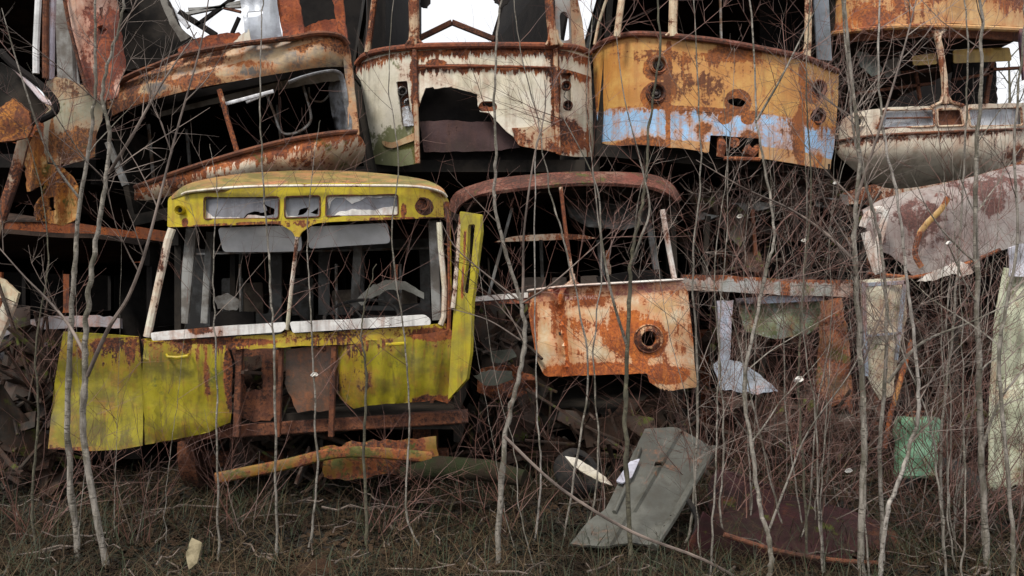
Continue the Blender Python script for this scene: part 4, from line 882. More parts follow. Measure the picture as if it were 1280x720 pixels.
m = paint('cream_door_paint', (.50, .47, .36), (.42, .38, .28), rust=.33, dirt=.7, seed=2, moss=.2, Y=7.8)
tag(panel('cream_bodywork', jag([(1076, 350), (1110, 348), (1134, 347), (1133, 400), (1122, 450), (1116, 494), (1100, 500), (1084, 470), (1080, 410)], .5, 7), [], depth(7.75, dent=.08, sd=1), m, None, .03, 7), 'cream door leaf standing upright below the grey-pink tram', 'bodywork')
m = paint('pale_green_paint', (.55, .57, .42), (.46, .48, .34), rust=.24, dirt=.6, seed=5, moss=.3, Y=7.6)
t = thing('leaning_bodywork', 'tall pale greenish-cream body panel leaning at the right edge', 'panel', (P(1275, 360, 7.5).x, 7.5, 0))
panel('lower_sheet', jag([(1262, 338), (1300, 330), (1320, 640), (1240, 630), (1236, 520), (1246, 420)], .6, 8), [], depth(7.5, dent=.1), m, t, .02, 9)
panel('upper_sheet', jag([(1262, 310), (1300, 298), (1300, 345), (1262, 346)], .6, 6), [], depth(7.45, dent=.06), paint('lilac_white', (.66, .66, .74), rust=.24, seed=6), t, .02, 7)
pbar('edge_frame', [(1258, 335), (1246, 400), (1240, 500), (1238, 620)], 7.42, .05, .03, m, t)
tag(MB().tube([P(1140, 425, 7.3), P(1127, 470, 7.25), P(1112, 522, 7.2), P(1106, 560, 7.2)], [.018, .022, .02, .02], 8).build('rusty_rod', paint('orange_rod', (.5, .25, .06), rust=.7, seed=3)), 'bright orange rusty rod leaning in front of the cream door leaf', 'rod')
m = paint('blue_grey_sheet', (.24, .28, .34), (.17, .19, .22), rust=.2, dirt=.5, seed=8)
tag(panel('metal_sheet', jag([(892, 455), (905, 450), (925, 452), (950, 468), (974, 490), (940, 492), (900, 486)], .8, 6), [], depth(7.7, dent=.08, lean=.004, yref=490), m, None, .01, 7), 'blue-grey bent metal sheet lying right of the orange-rusted tram', 'metal sheet')

o_ = [o for o in C.objects if o.name == 'cream_bodywork'][0]
for a, b_, w_ in (((1079, 352), (1083, 470), .03), ((1131, 350), (1120, 450), .03), ((1080, 356), (1131, 353), .035), ((1082, 420), (1127, 416), .02)):
    MB().bar(P(*a, 7.70), P(*b_, 7.70), w_, .03).build('door_frame', m, o_)
# green canister
def canister():
    Y = 7.0
    t = thing('green_canister', 'dented mint-green metal canister tipped among the rubble at lower right', 'canister', P(1144, 600, Y))
    m = paint('mint_paint', (.18, .36, .22), (.12, .26, .16), rust=.2, seed=6, dirt=.5, moss=.2, Y=Y)
    c0 = P(1144, 598, Y+.1); c1 = P(1146, 522, Y+.2); r = .165
    ax = (c1-c0).normalized(); L = (c1-c0).length
    b = MB().lathe(c0, ax, [(0, 0), (r*.9, 0), (r*.98, .02)]+[(r*(1-.04*math.sin(k)), .02+(L-.05)*k/14) for k in range(1, 14)]+[(r*.99, L-.03), (r*.9, L-.005), (r*.5, L+.012), (0, L+.01)], 32).build('body', m, t)
    for v in b.data.vertices: v.co += Vector((.06, .08, .02))*mn.noise(v.co*4)
    MB().lathe(c1-ax*.002, ax, [(.0, .02), (.05, .02), (.055, 0)], 16).build('cap', M_rust, t)
    MB().tube([c1+Vector((-.1, -.02, 0)), c1+Vector((-.06, -.02, .05)), c1+Vector((.06, -.02, .05)), c1+Vector((.1, -.02, 0))], .008, 6).build('handle', M_rust, t)
canister()

# grey car door-like panel in front
def fallen_panel():
    Y = 5.5
    t = thing('fallen_bodywork', 'olive-grey body panel with riveted edge, lying slanted on the rubble', 'panel', P(800, 680, Y))
    org = tuple(t.location)
    m = paint('olive_grey_paint', (.10, .10, .085), (.06, .06, .05), rust=.2, org=org, Y=Y, dirt=.5, seed=3)
    df = lambda x, y: Y+(690-y)*.0065+.02*mn.noise(Vector((x*.02, y*.02, 4)))-(.03 if 0 < (x-(845-(y-545)*.62)) < 5 else 0)
    b = panel('sheet', jag([(806, 536), (846, 534), (893, 560), (868, 600), (842, 645), (818, 682), (790, 678), (752, 683), (712, 680), (735, 652), (757, 636), (778, 594)], .3, 8), [rpoly([(818, 577), (829, 577), (829, 583), (818, 583)], 1)], df, m, t, .015, 5)
    pbar('side_rail', [(893, 560), (868, 601), (842, 646), (817, 684)], lambda x, y: df(x, y)-.03, .055, .05, m, b)
    for k in range(9):
        x = 888-k*8.2; y = 566+k*13.2
        MB().lathe(P(x, y, df(x, y)-.055), (0, -1, .3), [(0, .004), (.008, .004), (.009, 0)], 8).build('rivet', M_dark, b)
    pbar('fold', [(800, 560), (786, 600), (768, 640)], lambda x, y: df(x, y)-.02, .03, .03, m, b)
    tag(panel('reflector_plate', rpoly([(787, 577), (800, 573), (790, 596), (778, 604), (770, 601)], 2), [], lambda x, y: df(x, y)-.06, paint('lilac_plate', (.5, .5, .58), rust=.1, rough=.3, seed=2), t, .012, 5), None, None)
fallen_panel()
m = paint('cream_shard', (.62, .58, .5), (.5, .44, .32), rust=.28, seed=4)
tag(panel('broken_trim', jag([(706, 570), (720, 572), (740, 584), (757, 596), (766, 607), (750, 602), (728, 590), (714, 580)], .3, 4), [], depth(6.5, lean=.004, yref=600), m, None, .015, 4), 'pointed cream trim shard lying left of the fallen grey panel', 'trim')
def tyre(label, c, ax, r, k):
    pr = [(r*.58, -.05), (r*.62, -.075), (r*.85, -.085), (r*.97, -.06), (r, -.03), (r, .03), (r*.97, .06), (r*.85, .085), (r*.62, .075), (r*.58, .05), (r*.58, -.05)]
    tag(MB().lathe(c, ax, pr, 36).build('old_tyre', M_rub, None, 60), label, 'tyre', 'tyres in the rubble')
tyre('worn black tyre behind the pointed cream trim shard', P(722, 592, 6.9), (.6, -.5, .6), .2, 0)
tyre('worn black tyre lying under the mint-green canister', P(1175, 620, 7.3), (-.2, -.7, .7), .36, 1)

# dark maroon car wreck at the bottom right
def car_wreck():
    Y = 5.5
    t = thing('wrecked_car', 'burnt dark-maroon car body sunk in the undergrowth at the bottom right', 'car', (P(1000, 360, Y).x, Y+.5, 0))
    org = tuple(t.location)
    m = paint('maroon_car_paint', (.045, .018, .02), (.022, .012, .013), rust=.2, org=org, Y=Y, dirt=.5, rough=.45, seed=3, moss=.1, halo=.3)
    def hood(x, y): return Y+(720-y)*.009-.1*math.sin((x-890)/250*3.1)+.03*mn.noise(Vector((x*.02, y*.02, 1)))
    panel('bonnet', jag(spl([(896, 588), (940, 606), (1000, 622), (1070, 640), (1120, 665), (1130, 690), (1100, 704), (1040, 700), (970, 690), (910, 668), (885, 630)], 3, True), .5, 8), [], hood, m, t, .02, 8)
    panel('wing', jag([(880, 640), (915, 672), (975, 694), (1045, 704), (1105, 708), (1110, 760), (860, 760), (858, 690)], .6, 9), [], lambda x, y: Y-.05+.08*math.sin(x*.03)+.0008*(y-640), m, t, .02, 9)
    pbar('trim_strip', spl([(905, 668), (970, 688), (1040, 700), (1100, 704)], 3), Y-.1, .03, .03, M_rust, t)
    MB().bar(P(898, 589, 6.72), P(985, 618, 6.5), .05, .05).build('bonnet_edge', m, t)
    MB().tube([P(*p, 5.75) for p in spl([(860, 625), (872, 650), (868, 680), (890, 700)], 4)], .018, 6).build('cable', M_rub, t)
car_wreck()

# left side, low
def left_low():
    Y = 7.6
    t = thing('flattened_tram', 'flattened dark tram left of the yellow one with a pale sill and ribbed white sheet', 'tram', (P(30, 360, Y).x, Y, 0), 'wrecked trams in the stack')
    org = tuple(t.location)
    ms = paint('lilac_sill', (.30, .29, .31), (.2, .19, .2), rust=.36, org=org, Y=Y, dirt=.6)
    panel('window_sill', jag([(-40, 412), (20, 402), (60, 396), (112, 394), (150, 398), (150, 410), (110, 408), (60, 411), (20, 417), (-40, 430)], .6, 7), [], depth(Y, dent=.04), ms, t, .05, 7)
    panel('ribbed_sheet', jag([(38, 432), (60, 428), (66, 440), (67, 478), (52, 478), (40, 474)], .4, 6), [], lambda x, y: Y+.04*math.sin(x*.9), paint('white_ribbed', (.30, .30, .33), rust=.22, seed=2, dirt=.7), t, .015, 2.5)
    panel('body_panel', jag([(-40, 425), (18, 420), (20, 470), (10, 500), (-40, 500)], .6, 7), [], depth(Y+.05, dent=.04), paint('grey_body', (.15, .15, .17), rust=.3, seed=4, dirt=.7), t, .015, 8)
    MB().bar(P(28, 416, Y-.04), P(24, 500, Y-.04), .10, .05).build('body_post', M_rust, t)
    pbar('leaning_post', [(14, 376), (4, 400), (-14, 440)], Y-.4, .12, .06, paint('pale_post', (.55, .52, .42), rust=.4, seed=5), t)
    panel('post_cap', jag([(-10, 345), (6, 350), (23, 366), (20, 378), (6, 372), (-10, 372)], .5, 4), [], depth(Y-.42, dent=.03), paint('post_cap_paint', (.66, .6, .42), rust=.45, seed=6), t, .03, 5)
    shell(t, -300, 170, 560, 412, 300, Y+.3, 7, M_dark, M_roof, rear='closed', rise=.1)
left_low()

# ================================================================ HULLS ADDED BEHIND TO BLOCK LIGHT
def light_block_hull(label, x0, x1, Y, z0, hgt, seed, mat):  # crosswise hulls added behind the stack to shut out the light
    r = random.Random(seed)
    cx = (x0+x1)/2; t = thing('filler_hull', label, 'tram', (cx, Y, z0), 'tram hulls in the back row')
    s = (Y/F); px = lambda X: 640+X/s; py = lambda Z: 360-(Z-EYE)/s
    L = x1-x0; n = max(3, int(L/1.25)); holes = []
    for i in range(n):
        a = x0+.25+(L-.5)*i/n; b = a+(L-.5)/n-.14
        holes.append(rpoly([(px(a), py(z0+hgt-.4)), (px(b), py(z0+hgt-.4)), (px(b), py(z0+1.2)), (px(a), py(z0+1.2))], 8))
    panel('side_wall', jag([(px(x0), py(z0+hgt)), (px(x1), py(z0+hgt)), (px(x1), py(z0+.05)), (px(x0), py(z0+.05))], .3, 30), holes, depth(Y, dent=.05), mat, t, .05, 34)
    M = Matrix.Translation((cx, Y, z0)); h = L/2
    MB().box(M, -h, h, 2.3, 2.35, .05, hgt).build('far_wall', M_dark, t)
    MB().box(M, -h, h, .06, 2.28, .0, .06).build('floor', M_dark, t)
    MB().box(M, -h, -h+.05, .06, 2.28, .07, hgt-.01).build('end_wall', mat, t); MB().box(M, h-.05, h, .06, 2.28, .07, hgt-.01).build('end_wall', mat, t)
    vs = []; fs = []
    for j in range(9):
        u = j/8; yy = -.03+2.4*u; zz = hgt+.02+.25*(1-abs(2*u-1)**3)
        vs += [M @ Vector((-h, yy, zz)), M @ Vector((h, yy, zz))]
    k = len(vs); vs += [v-Vector((0, 0, .03)) for v in vs]
    for j in range(8): fs += [(2*j, 2*j+1, 2*j+3, 2*j+2), (k+2*j, k+2*j+2, k+2*j+3, k+2*j+1)]
    fs += [(0, k, k+1, 1), (16, 17, k+17, k+16)]
    mk('roof', vs, fs, M_roof, t)
mh1 = paint('hull_red', (.07, .03, .025), rust=.55, seed=11); mh2 = paint('hull_cream', (.50, .46, .38), rust=.55, seed=12); mh3 = paint('hull_green', (.07, .09, .06), rust=.5, seed=13)
light_block_hull('added dark red tram hull blocking light behind the left wrecks at ground level', -17, -5.2, 16.0, 0, 2.9, 1, mh1)
light_block_hull('added cream tram hull blocking light behind the yellow tram at ground level', -5.0, 3.4, 16.4, 0, 2.9, 2, mh2)
light_block_hull('added green tram hull blocking light behind the orange-rusted tram at ground level', 3.6, 17, 15.8, 0, 2.9, 3, mh3)
light_block_hull('added dark red tram hull blocking light on the back row behind the far left tram', -15, -4.4, 16.2, 3.16, 1.7, 4, mh1)
light_block_hull('added green tram hull blocking light on the back row behind the white tram', -4.2, 4.6, 16.3, 3.16, 1.5, 5, mh3)
light_block_hull('added cream tram hull blocking light on the back row behind the overturned tram', 4.8, 16, 16.0, 3.16, 1.4, 6, mh2)
def pit_hull(label, x0, x1, Y0, L, zt):
    O = Vector(((x0+x1)/2, Y0, 0)); t = thing('filler_hull', label, 'tram', O, 'tram hulls in the back row')
    W = (x1-x0)/2; M = Matrix.Translation(O)
    for s in (-1, 1):
        m = MB(); m.box(M, s*W-.03, s*W+.03, 0, L, .2, 1.3).box(M, s*W-.03, s*W+.03, 0, L, zt-.4, zt); m.build('side_wall', M_dark, t)
        for i in range(4): MB().box(M, s*W-.028, s*W+.028, L*i/3.2, L*i/3.2+.12, 1.3, zt-.4).build('window_pillar', M_dark, t)
    MB().box(M, -W-.05, W+.05, -.02, L, zt+.002, zt+.07).build('roof', M_roof, t)
    MB().box(M, -W+.04, W-.04, .02, L, .1, .2).build('floor', M_dark, t)
    m = MB().box(M, -W+.04, W-.04, 0, .05, .205, 1.25); m.build('front_wall', mh1, t)
pit_hull('dark tram hull squeezed between the orange-rusted and the crushed grey tram', P(875, 0, 9.4).x-.3, P(875, 0, 9.4).x+.2, 9.6, 5.5, 2.5)

# bridging deck of wreckage that closes the gaps between the rows
def clutter():
    r = random.Random(5); m = MB()
    def piece(x, y, Y):
        p = P(x, y, Y); k = r.random()
        d = Vector((r.gauss(0, 1), r.gauss(0, .5), r.gauss(0, .7))).normalized()*r.uniform(.1, .45)
        if k < .42: m.bar(p-d*1.3, p+d*1.3, r.uniform(.01, .035), r.uniform(.01, .03))
        elif k < .75: m.tube([p-d, p-d*.3+Vector((0, 0, r.gauss(0, .08))), p+d*.4+Vector((0, 0, r.gauss(0, .08))), p+d], r.uniform(.008, .025), 6)
        else:
            u = d.cross(Vector((0, 1, .3))).normalized()*r.uniform(.04, .14); q = []
            n = 5
            for i in range(n+1):
                for j in range(3):
                    q.append(p+d*(2*i/n-1)+u*(j-1)+Vector((0, .07, .05))*r.gauss(0, 1)*.6)
            K = len(q); q += [v+Vector((0, .008, .004)) for v in q]
            f = [(i*3+j, i*3+j+1, i*3+j+4, i*3+j+3) for i in range(n) for j in range(2)]
            m.add(q, f+[tuple(a+K for a in reversed(g)) for g in f])
    for _ in range(330): piece(r.uniform(885, 1250), r.uniform(385, 500), r.uniform(9.0, 9.8)) if _ % 2 else piece(r.uniform(900, 1250), r.uniform(510, 640), r.uniform(7.6, 8.5))
    for _ in range(130): piece(r.uniform(600, 655), r.uniform(405, 570), r.uniform(8.2, 8.9))
    for _ in range(90): piece(r.uniform(680, 880), r.uniform(520, 600), r.uniform(7.4, 8.4))
    for _ in range(110): piece(r.uniform(-20, 90), r.uniform(430, 600), r.uniform(7.0, 8.0))
    for _ in range(50): piece(r.uniform(300, 420), r.uniform(450, 600), r.uniform(6.9, 7.5))
    for _ in range(60): piece(r.uniform(890, 1060), r.uniform(225, 340), r.uniform(8.9, 9.6))
    o = m.build('scrap_heap', paint('scrap_metal', (.05, .042, .035), (.02, .018, .016), rust=.45, seed=21, rustc=((.07, .03, .018), (.04, .02, .014), (.018, .012, .01)), moss=.2))
    tag(o, 'tangled dark scrap metal heaped under and between the trams', 'scrap heap', kind='stuff')
clutter()
mgn = simple('olive_plate', (.055, .06, .045), (.03, .03, .024), 5, .6)
for q, yy, lb in (([(592, 470), (612, 462), (640, 464), (642, 474), (618, 482), (606, 482)], 7.2, 'small olive-grey plate on the rubble between the yellow and orange-rusted trams'),
                  ([(612, 440), (640, 436), (646, 446), (626, 454), (614, 452)], 7.5, 'dark olive plate above the other one, left of the orange-rusted panel')):
    tag(panel('metal_plate', jag(q, .5, 5), [], depth(yy, dent=.06), mgn, None, .01, 6), lb, 'metal plate', 'olive plates in the rubble')

# ================================================================ SAPLINGS
def bark(name, a, b):
    m, nt, bs = newmat(name); vec, x, y, z = coords(nt)
    n = noise(nt, vec, 1, 6, .7, stretch=(40, 40, 9)); n2 = noise(nt, vec, 3, 6, .65); n3 = noise(nt, vec, 1, 5, .7, stretch=(11, 11, 16), dist=.6)
    le = noise(nt, vec, 1, 3, .6, stretch=(18, 18, 95))
    col = mix(nt, n.ss(.4, .62), a, b); col = mix(nt, n2.ss(.48, .6)*.75, col, (b[0]*.58, b[1]*.60, b[2]*.46))
    col = mix(nt, n3.ss(.56, .64)*.6, col, (min(1, a[0]*1.5), min(1, a[1]*1.5), min(1, a[2]*1.45)))
    col = mix(nt, le.ss(.60, .66)*.75, col, (.035, .028, .02)); col = mix(nt, n3.ss(.40, .34)*.8, col, (.045, .036, .025))
    nt.links.new(col, bs.inputs['Base Color']); bs.inputs['Roughness'].default_value = .85; setbump(nt, bs, n+n3*.8-le.ss(.6, .66)*.5, .006); return m
B1 = bark('grey_bark', (.25, .225, .195), (.12, .105, .085)); B2 = bark('olive_bark', (.11, .10, .065), (.055, .05, .035)); B3 = bark('pale_bark', (.34, .31, .28), (.17, .15, .13))
T1 = simple('red_brown_twig', (.15, .068, .05), (.07, .034, .028), 4, .6, bump=0); T2 = simple('grey_twig', (.20, .155, .13), (.08, .06, .05), 4, .6, bump=0)

def grow(r, start, d, length, r0, m, mt, level, up=.25, spread=1.0, ymin=3.9, ymax=6.45):
    n = max(4, int(length/.09)); pts = [start]; p = start.copy(); d = d.normalized()
    for i in range(n):
        d = (d+Vector((r.gauss(0, .09), r.gauss(0, .07), r.gauss(0, .07)+up*.09))).normalized()
        if p.y > ymax: d.y = -abs(d.y)*.4
        if p.y < ymin: d.y = abs(d.y)*.4
        p = p+d*length/n; pts.append(p.copy())
    (m if r0 > .0042 else mt).tube(pts, [r0*(1-i/n*.75) for i in range(n+1)], 5 if r0 > .006 else 3)
    if level > 0:
        k = r.randint(2, 4) if level == 1 else r.randint(4, 7)
        k = max(1, int(k*min(1.3, length/.5)))
        for _ in range(k):
            i = r.randint(int(n*.2), n-1); t = (pts[i+1]-pts[i]).normalized()
            a = Vector((r.gauss(0, 1), r.gauss(0, .5), r.gauss(.2, .8))); a = (a-t*a.dot(t)).normalized()
            ang = rad(r.uniform(25, 60))
            grow(r, pts[i], t*math.cos(ang)+a*math.sin(ang)*spread, length*r.uniform(.3, .6), max(.0013, r0*(1-i/n*.7)*.5), m, mt, level-1, up, spread, ymin, ymax)

def crown(name, mb, mt, m1, m2, parent=None):
    nf = len(mb.f); mb.add(mt.v, mt.f); o = mb.build(name, m1, parent, 60); o.data.materials.append(m2)
    o.data.polygons.foreach_set('material_index', [0]*nf+[1]*(len(mb.f)-nf)); return o
def sapling(path, Y0, r0, label, seed, Y1=None, bark_=None, twig=None, nb=12, arms=(), group='bare saplings in front of the wrecks', top=None, level=1, blen=(.3, .9), toground=True, ymax=6.45):
    r = random.Random(seed); Y1 = Y1 or Y0
    pth = [tuple(map(float, p)) for p in path]; n = len(pth)
    pw = [P(p[0], p[1], Y0+(Y1-Y0)*i/(n-1)) for i, p in enumerate(pth)]
    if toground and pw[0].z > .02:
        g = pw[0].copy(); g.z = gz(g.x, g.y)-.05; g.x += (pw[0].x-pw[1].x)*.4+r.gauss(0, .06); pw.insert(0, g)
    if pth[-1][1] < 5:
        d = (pw[-1]-pw[-2]).normalized(); e = pw[-1]+d*.6+Vector((r.gauss(0, .05), 0, 0)); pw += [e, e+d*.6]
    pts = [Vector(p) for p in spl([tuple(p) for p in pw], 11)]
    L = len(pts)-1
    r0 *= .74; rr = [r0*(1-.8*(i/L)**.9)*(1+.16*mn.noise(Vector((i*.9, seed, 0)))+(.22 if r.random() < .10 else 0)) for i in range(L+1)]; rr[0] *= 1.25
    pts = [p+Vector((mn.noise(Vector((i*.35, seed, 1))), mn.noise(Vector((i*.35, seed, 9))), 0))*.012 for i, p in enumerate(pts)]
    base = pts[0].copy()
    t = thing('sapling', label, 'tree', base, group)
    m = MB(); m.tube(pts, rr, 9); m.build('trunk', bark_ or B1, t, 60)
    mb = MB(); mt = MB()
    for a in arms:     # limbs read off the photograph
        ap = [P(x, y, Y0+(Y1-Y0)*.5+dy) for x, y, dy in a[1]]; q = [Vector(v) for v in spl([tuple(v) for v in ap], 6)]
        mb.tube(q, [a[0]*(1-.75*i/(len(q)-1)) for i in range(len(q))], 6)
        for _ in range(a[2] if len(a) > 2 else 5):
            i = r.randint(len(q)//4, len(q)-2); tt = (q[i+1]-q[i]).normalized()
            d = Vector((r.gauss(0, 1), r.gauss(0, .5), r.gauss(.3, .8))); d = (d-tt*d.dot(tt)).normalized()
            grow(r, q[i], tt*.75+d*.6, r.uniform(.2, .6), max(.0016, a[0]*.35), mb, mt, level, ymax=ymax)
    for k in range(int(nb*1.5)):
        i = r.randint(int(L*.25), L-1); tt = (pts[i+1]-pts[i]).normalized()
        d = Vector((r.choice((-1, 1))*r.uniform(.5, 1), r.gauss(0, .5), r.gauss(.1, .3))); d = (d-tt*d.dot(tt)).normalized(); ang = rad(r.uniform(28, 55))
        grow(r, pts[i], tt*math.cos(ang)+d*math.sin(ang), r.uniform(*blen), max(.002, min(rr[i]*.42, .007)), mb, mt, level, ymax=ymax)
    crown('crown', mb, mt, B1 if r.random() < .5 else T2, twig or (T1 if r.random() < .65 else T2), t)
    return t

sapling([(85, 560), (88, 420), (93, 340), (99, 260), (112, 180), (119, 110), (119, 40), (121, -20)], 5.5, .026, 'thick grey sapling left of the forked one, in front of the yellow tram\'s left panel', 1, nb=8, arms=[(.009, [(101, 250, 0), (60, 190, -.1), (25, 90, -.2), (2, 10, -.2)], 6)], level=2)
sapling([(106, 560), (106, 470), (107, 415), (113, 350), (122, 290), (132, 225), (137, 170), (128, 120), (135, 80), (150, 30), (156, -20)], 5.35, .028, 'forked grey sapling whose two arms spread low over the yellow panel', 2, nb=8, level=2,
        arms=[(.014, [(109, 470, 0), (135, 412, -.05), (160, 372, -.1), (180, 320, -.15), (200, 245, -.15), (222, 160, -.15), (250, 60, -.2), (262, -10, -.2)], 8),
              (.012, [(105, 440, 0), (85, 405, .1), (60, 375, .15), (30, 345, .15), (-5, 305, .15)], 6),
              (.012, [(137, 215, 0), (165, 170, -.1), (190, 125, -.1), (215, 85, -.1), (246, 40, -.1)], 6)])
sapling([(345, 620), (343, 450), (339, 376), (335, 305), (328, 214), (325, 120), (327, 40), (330, -20)], 5.6, .012, 'thin sapling crossing the left windscreen of the yellow tram', 3, nb=9)
sapling([(272, 600), (270, 450), (267, 370), (268, 288), (272, 240), (262, 180)], 5.5, .010, 'thin short sapling near the left windscreen pillar of the yellow tram', 4, nb=7)
sapling([(396, 600), (391, 450), (388, 376), (384, 300), (390, 220), (400, 150)], 5.7, .011, 'thin sapling right of the middle pillar of the yellow tram', 5, nb=9)
sapling([(455, 560), (458, 470), (452, 420), (456, 380), (470, 330)], 5.9, .016, 'crooked dark stem before the right front panel of the yellow tram', 6, nb=7, bark_=B2)
sapling([(630, 560), (644, 489), (656, 430), (651, 378), (631, 311), (618, 253), (620, 200), (618, 120), (622, 40), (629, -20)], 5.6, .024, 'grey sapling between the yellow and orange-rusted trams, bent at half height', 7, nb=7, level=2,
        arms=[(.010, [(652, 385, 0), (654, 350, 0), (655, 290, -.05), (667, 200, -.1), (681, 140, -.1), (681, 100, -.1)], 6), (.007, [(651, 380, 0), (690, 355, -.1), (730, 320, -.1), (765, 290, -.15)], 6),
              (.007, [(648, 375, 0), (610, 345, -.1), (570, 310, -.1), (550, 275, -.15)], 5), (.006, [(650, 425, 0), (610, 400, -.1), (560, 385, -.1)], 4)])
sapling([(784, 600), (782, 493), (787, 378), (789, 324), (800, 270), (807, 225), (812, 153), (825, 61), (823, -20)], 5.5, .022, 'olive-barked sapling in front of the orange-rusted panel', 8, nb=8, bark_=B2, level=2,
        arms=[(.010, [(783, 430, 0), (765, 370, -.1), (752, 300, -.1), (745, 230, -.1), (700, 140, -.15)], 6), (.009, [(790, 330, 0), (800, 300, -.1), (812, 260, -.1), (800, 200, -.1), (780, 120, -.1), (770, 40, -.1)], 5)])
sapling([(676, 600), (672, 520), (669, 400), (669, 200), (676, 170), (681, 130), (684, 90)], 5.9, .010, 'pale slender sapling left of the orange-rusted panel', 9, nb=7, bark_=B3)
sapling([(720, 580), (735, 460), (712, 330), (688, 240), (672, 150), (650, 60), (640, -20)], 6.0, .011, 'slender stem slanting left across the orange-rusted tram\'s pillar', 10, nb=9, bark_=B1)
sapling([(866, 640), (872, 480), (866, 330), (876, 220), (873, 122), (867, -20)], 5.8, .012, 'slim sapling crossing the middle of the blue-banded tram', 11, nb=9)
sapling([(962, 720), (961, 673), (950, 634), (940, 560), (930, 480), (945, 400), (960, 330), (968, 290), (958, 220), (946, 153), (943, 76), (937, -20)], 5.0, .021, 'pale grey sapling in front of the blue band, right of its coupler hole', 12, Y1=5.5, nb=10, level=2, bark_=B1,
        arms=[(.008, [(946, 150, 0), (975, 100, -.1), (1000, 50, -.1), (1030, -10, -.1)], 5), (.008, [(962, 660, 0), (985, 600, 0), (1010, 540, 0), (1060, 470, -.1), (1085, 420, -.1)], 7)])
sapling([(1104, 700), (1100, 560), (1106, 480), (1108, 388), (1100, 300), (1085, 240), (1068, 170), (1060, 90), (1052, -20)], 5.4, .020, 'grey sapling below the upturned tram\'s left corner', 13, nb=9, level=2)
sapling([(1076, 700), (1080, 560), (1077, 470), (1070, 347), (1068, 284), (1074, 190), (1062, 75), (1055, -20)], 5.2, .030, 'thickest grey sapling, just left of the slanting grey-pink side', 14, nb=9, level=2,
        arms=[(.010, [(1072, 330, 0), (1030, 290, .1), (985, 260, .1), (930, 235, .1), (870, 200, .1)], 7), (.010, [(1070, 250, 0), (1100, 160, -.1), (1130, 60, -.1), (1150, -20, -.1)], 6)])
sapling([(1101, 712), (1109, 642), (1128, 588), (1148, 515), (1144, 440), (1134, 350), (1122, 250), (1105, 170), (1098, 80), (1100, -20)], 5.1, .020, 'crooked pale sapling crossing the mint-green canister', 15, nb=9, level=2, bark_=B3)
sapling([(1236, 740), (1228, 600), (1224, 480), (1220, 300), (1220, 200), (1227, 90), (1225, -20)], 5.3, .028, 'straight grey sapling in front of the cream upturned roof', 16, nb=10, level=2,
        arms=[(.012, [(1228, 560, 0), (1250, 500, -.1), (1290, 450, -.1)], 5), (.011, [(1110, 478, -.1), (1150, 430, -.1), (1220, 400, -.1), (1290, 365, -.1)], 7)])
sapling([(1266, 720), (1262, 620), (1249, 460), (1258, 380), (1272, 300), (1268, 180), (1278, 60), (1282, -20)], 4.9, .018, 'slim grey sapling at the right edge before the tall leaning panel', 17, nb=9, level=2)
sapling([(1180, 700), (1176, 560), (1190, 420), (1200, 300), (1206, 180), (1210, 60), (1204, -20)], 5.7, .014, 'slender sapling rising between the canister and the straight grey sapling', 18, nb=10, level=2)
sapling([(1010, 720), (1005, 600), (998, 480), (1004, 360), (1014, 240), (1008, 120), (1012, -20)], 5.5, .012, 'thin stem in front of the blue-banded tram\'s right lamps', 19, nb=10, level=2, bark_=B2)
sapling([(900, 640), (905, 560), (900, 450), (893, 340), (905, 240), (915, 150), (918, 60)], 5.7, .010, 'thin stem left of the pale grey sapling, before the crushed tram', 20, nb=9, level=2)
sapling([(40, 620), (48, 520), (45, 430), (60, 330), (52, 240), (30, 160)], 5.8, .013, 'dark slim sapling at the left edge below the far left tram', 21, nb=9, bark_=B2, level=2)
sapling([(508, 640), (512, 520), (505, 420), (490, 300), (498, 200), (486, 100), (492, -20)], 5.9, .010, 'thin stem crossing the mossy corner of the cream-white tram', 23, nb=9)
sapling([(740, 640), (748, 560), (742, 440), (752, 330), (742, 220), (733, 120), (740, 30), (738, -20)], 6.0, .010, 'thin stem over the gap between the cream-white and blue-banded trams', 25, nb=9)
r_ = random.Random(99)
for i in range(26):
    x = r_.uniform(850, 1285); Y = r_.uniform(5.0, 6.5); lean = r_.gauss(0, 45); h = r_.uniform(60, 420)
    ps = [(x, 640), (x+lean*.2+r_.gauss(0, 4), 520), (x+lean*.5+r_.gauss(0, 5), 400), (x+lean*.8+r_.gauss(0, 6), (400+h)/2), (x+lean, h)]
    if h > 330: ps = [(x, 640), (x+lean*.3, 560), (x+lean*.7, 470), (x+lean*1.2, 400)]
    sapling(ps, Y, r_.uniform(.005, .011), 'thin bare stem with reddish twigs in the tangled thicket on the right', 100+i, nb=7, level=2, group='thin stems of the thicket', blen=(.25, .8))
for i in range(5):
    x = r_.uniform(0, 860); Y = r_.uniform(5.3, 6.4); lean = r_.gauss(0, 40); h = r_.uniform(200, 420)
    ps = [(x, 640), (x+lean*.2+r_.gauss(0, 8), 560), (x+lean*.5, 480), (x+lean, h)]
    sapling(ps, Y, r_.uniform(.004, .007), 'thin bare stem with reddish twigs rising in front of the left and middle trams', 200+i, nb=6, level=1, group='thin stems before the trams', blen=(.2, .6))

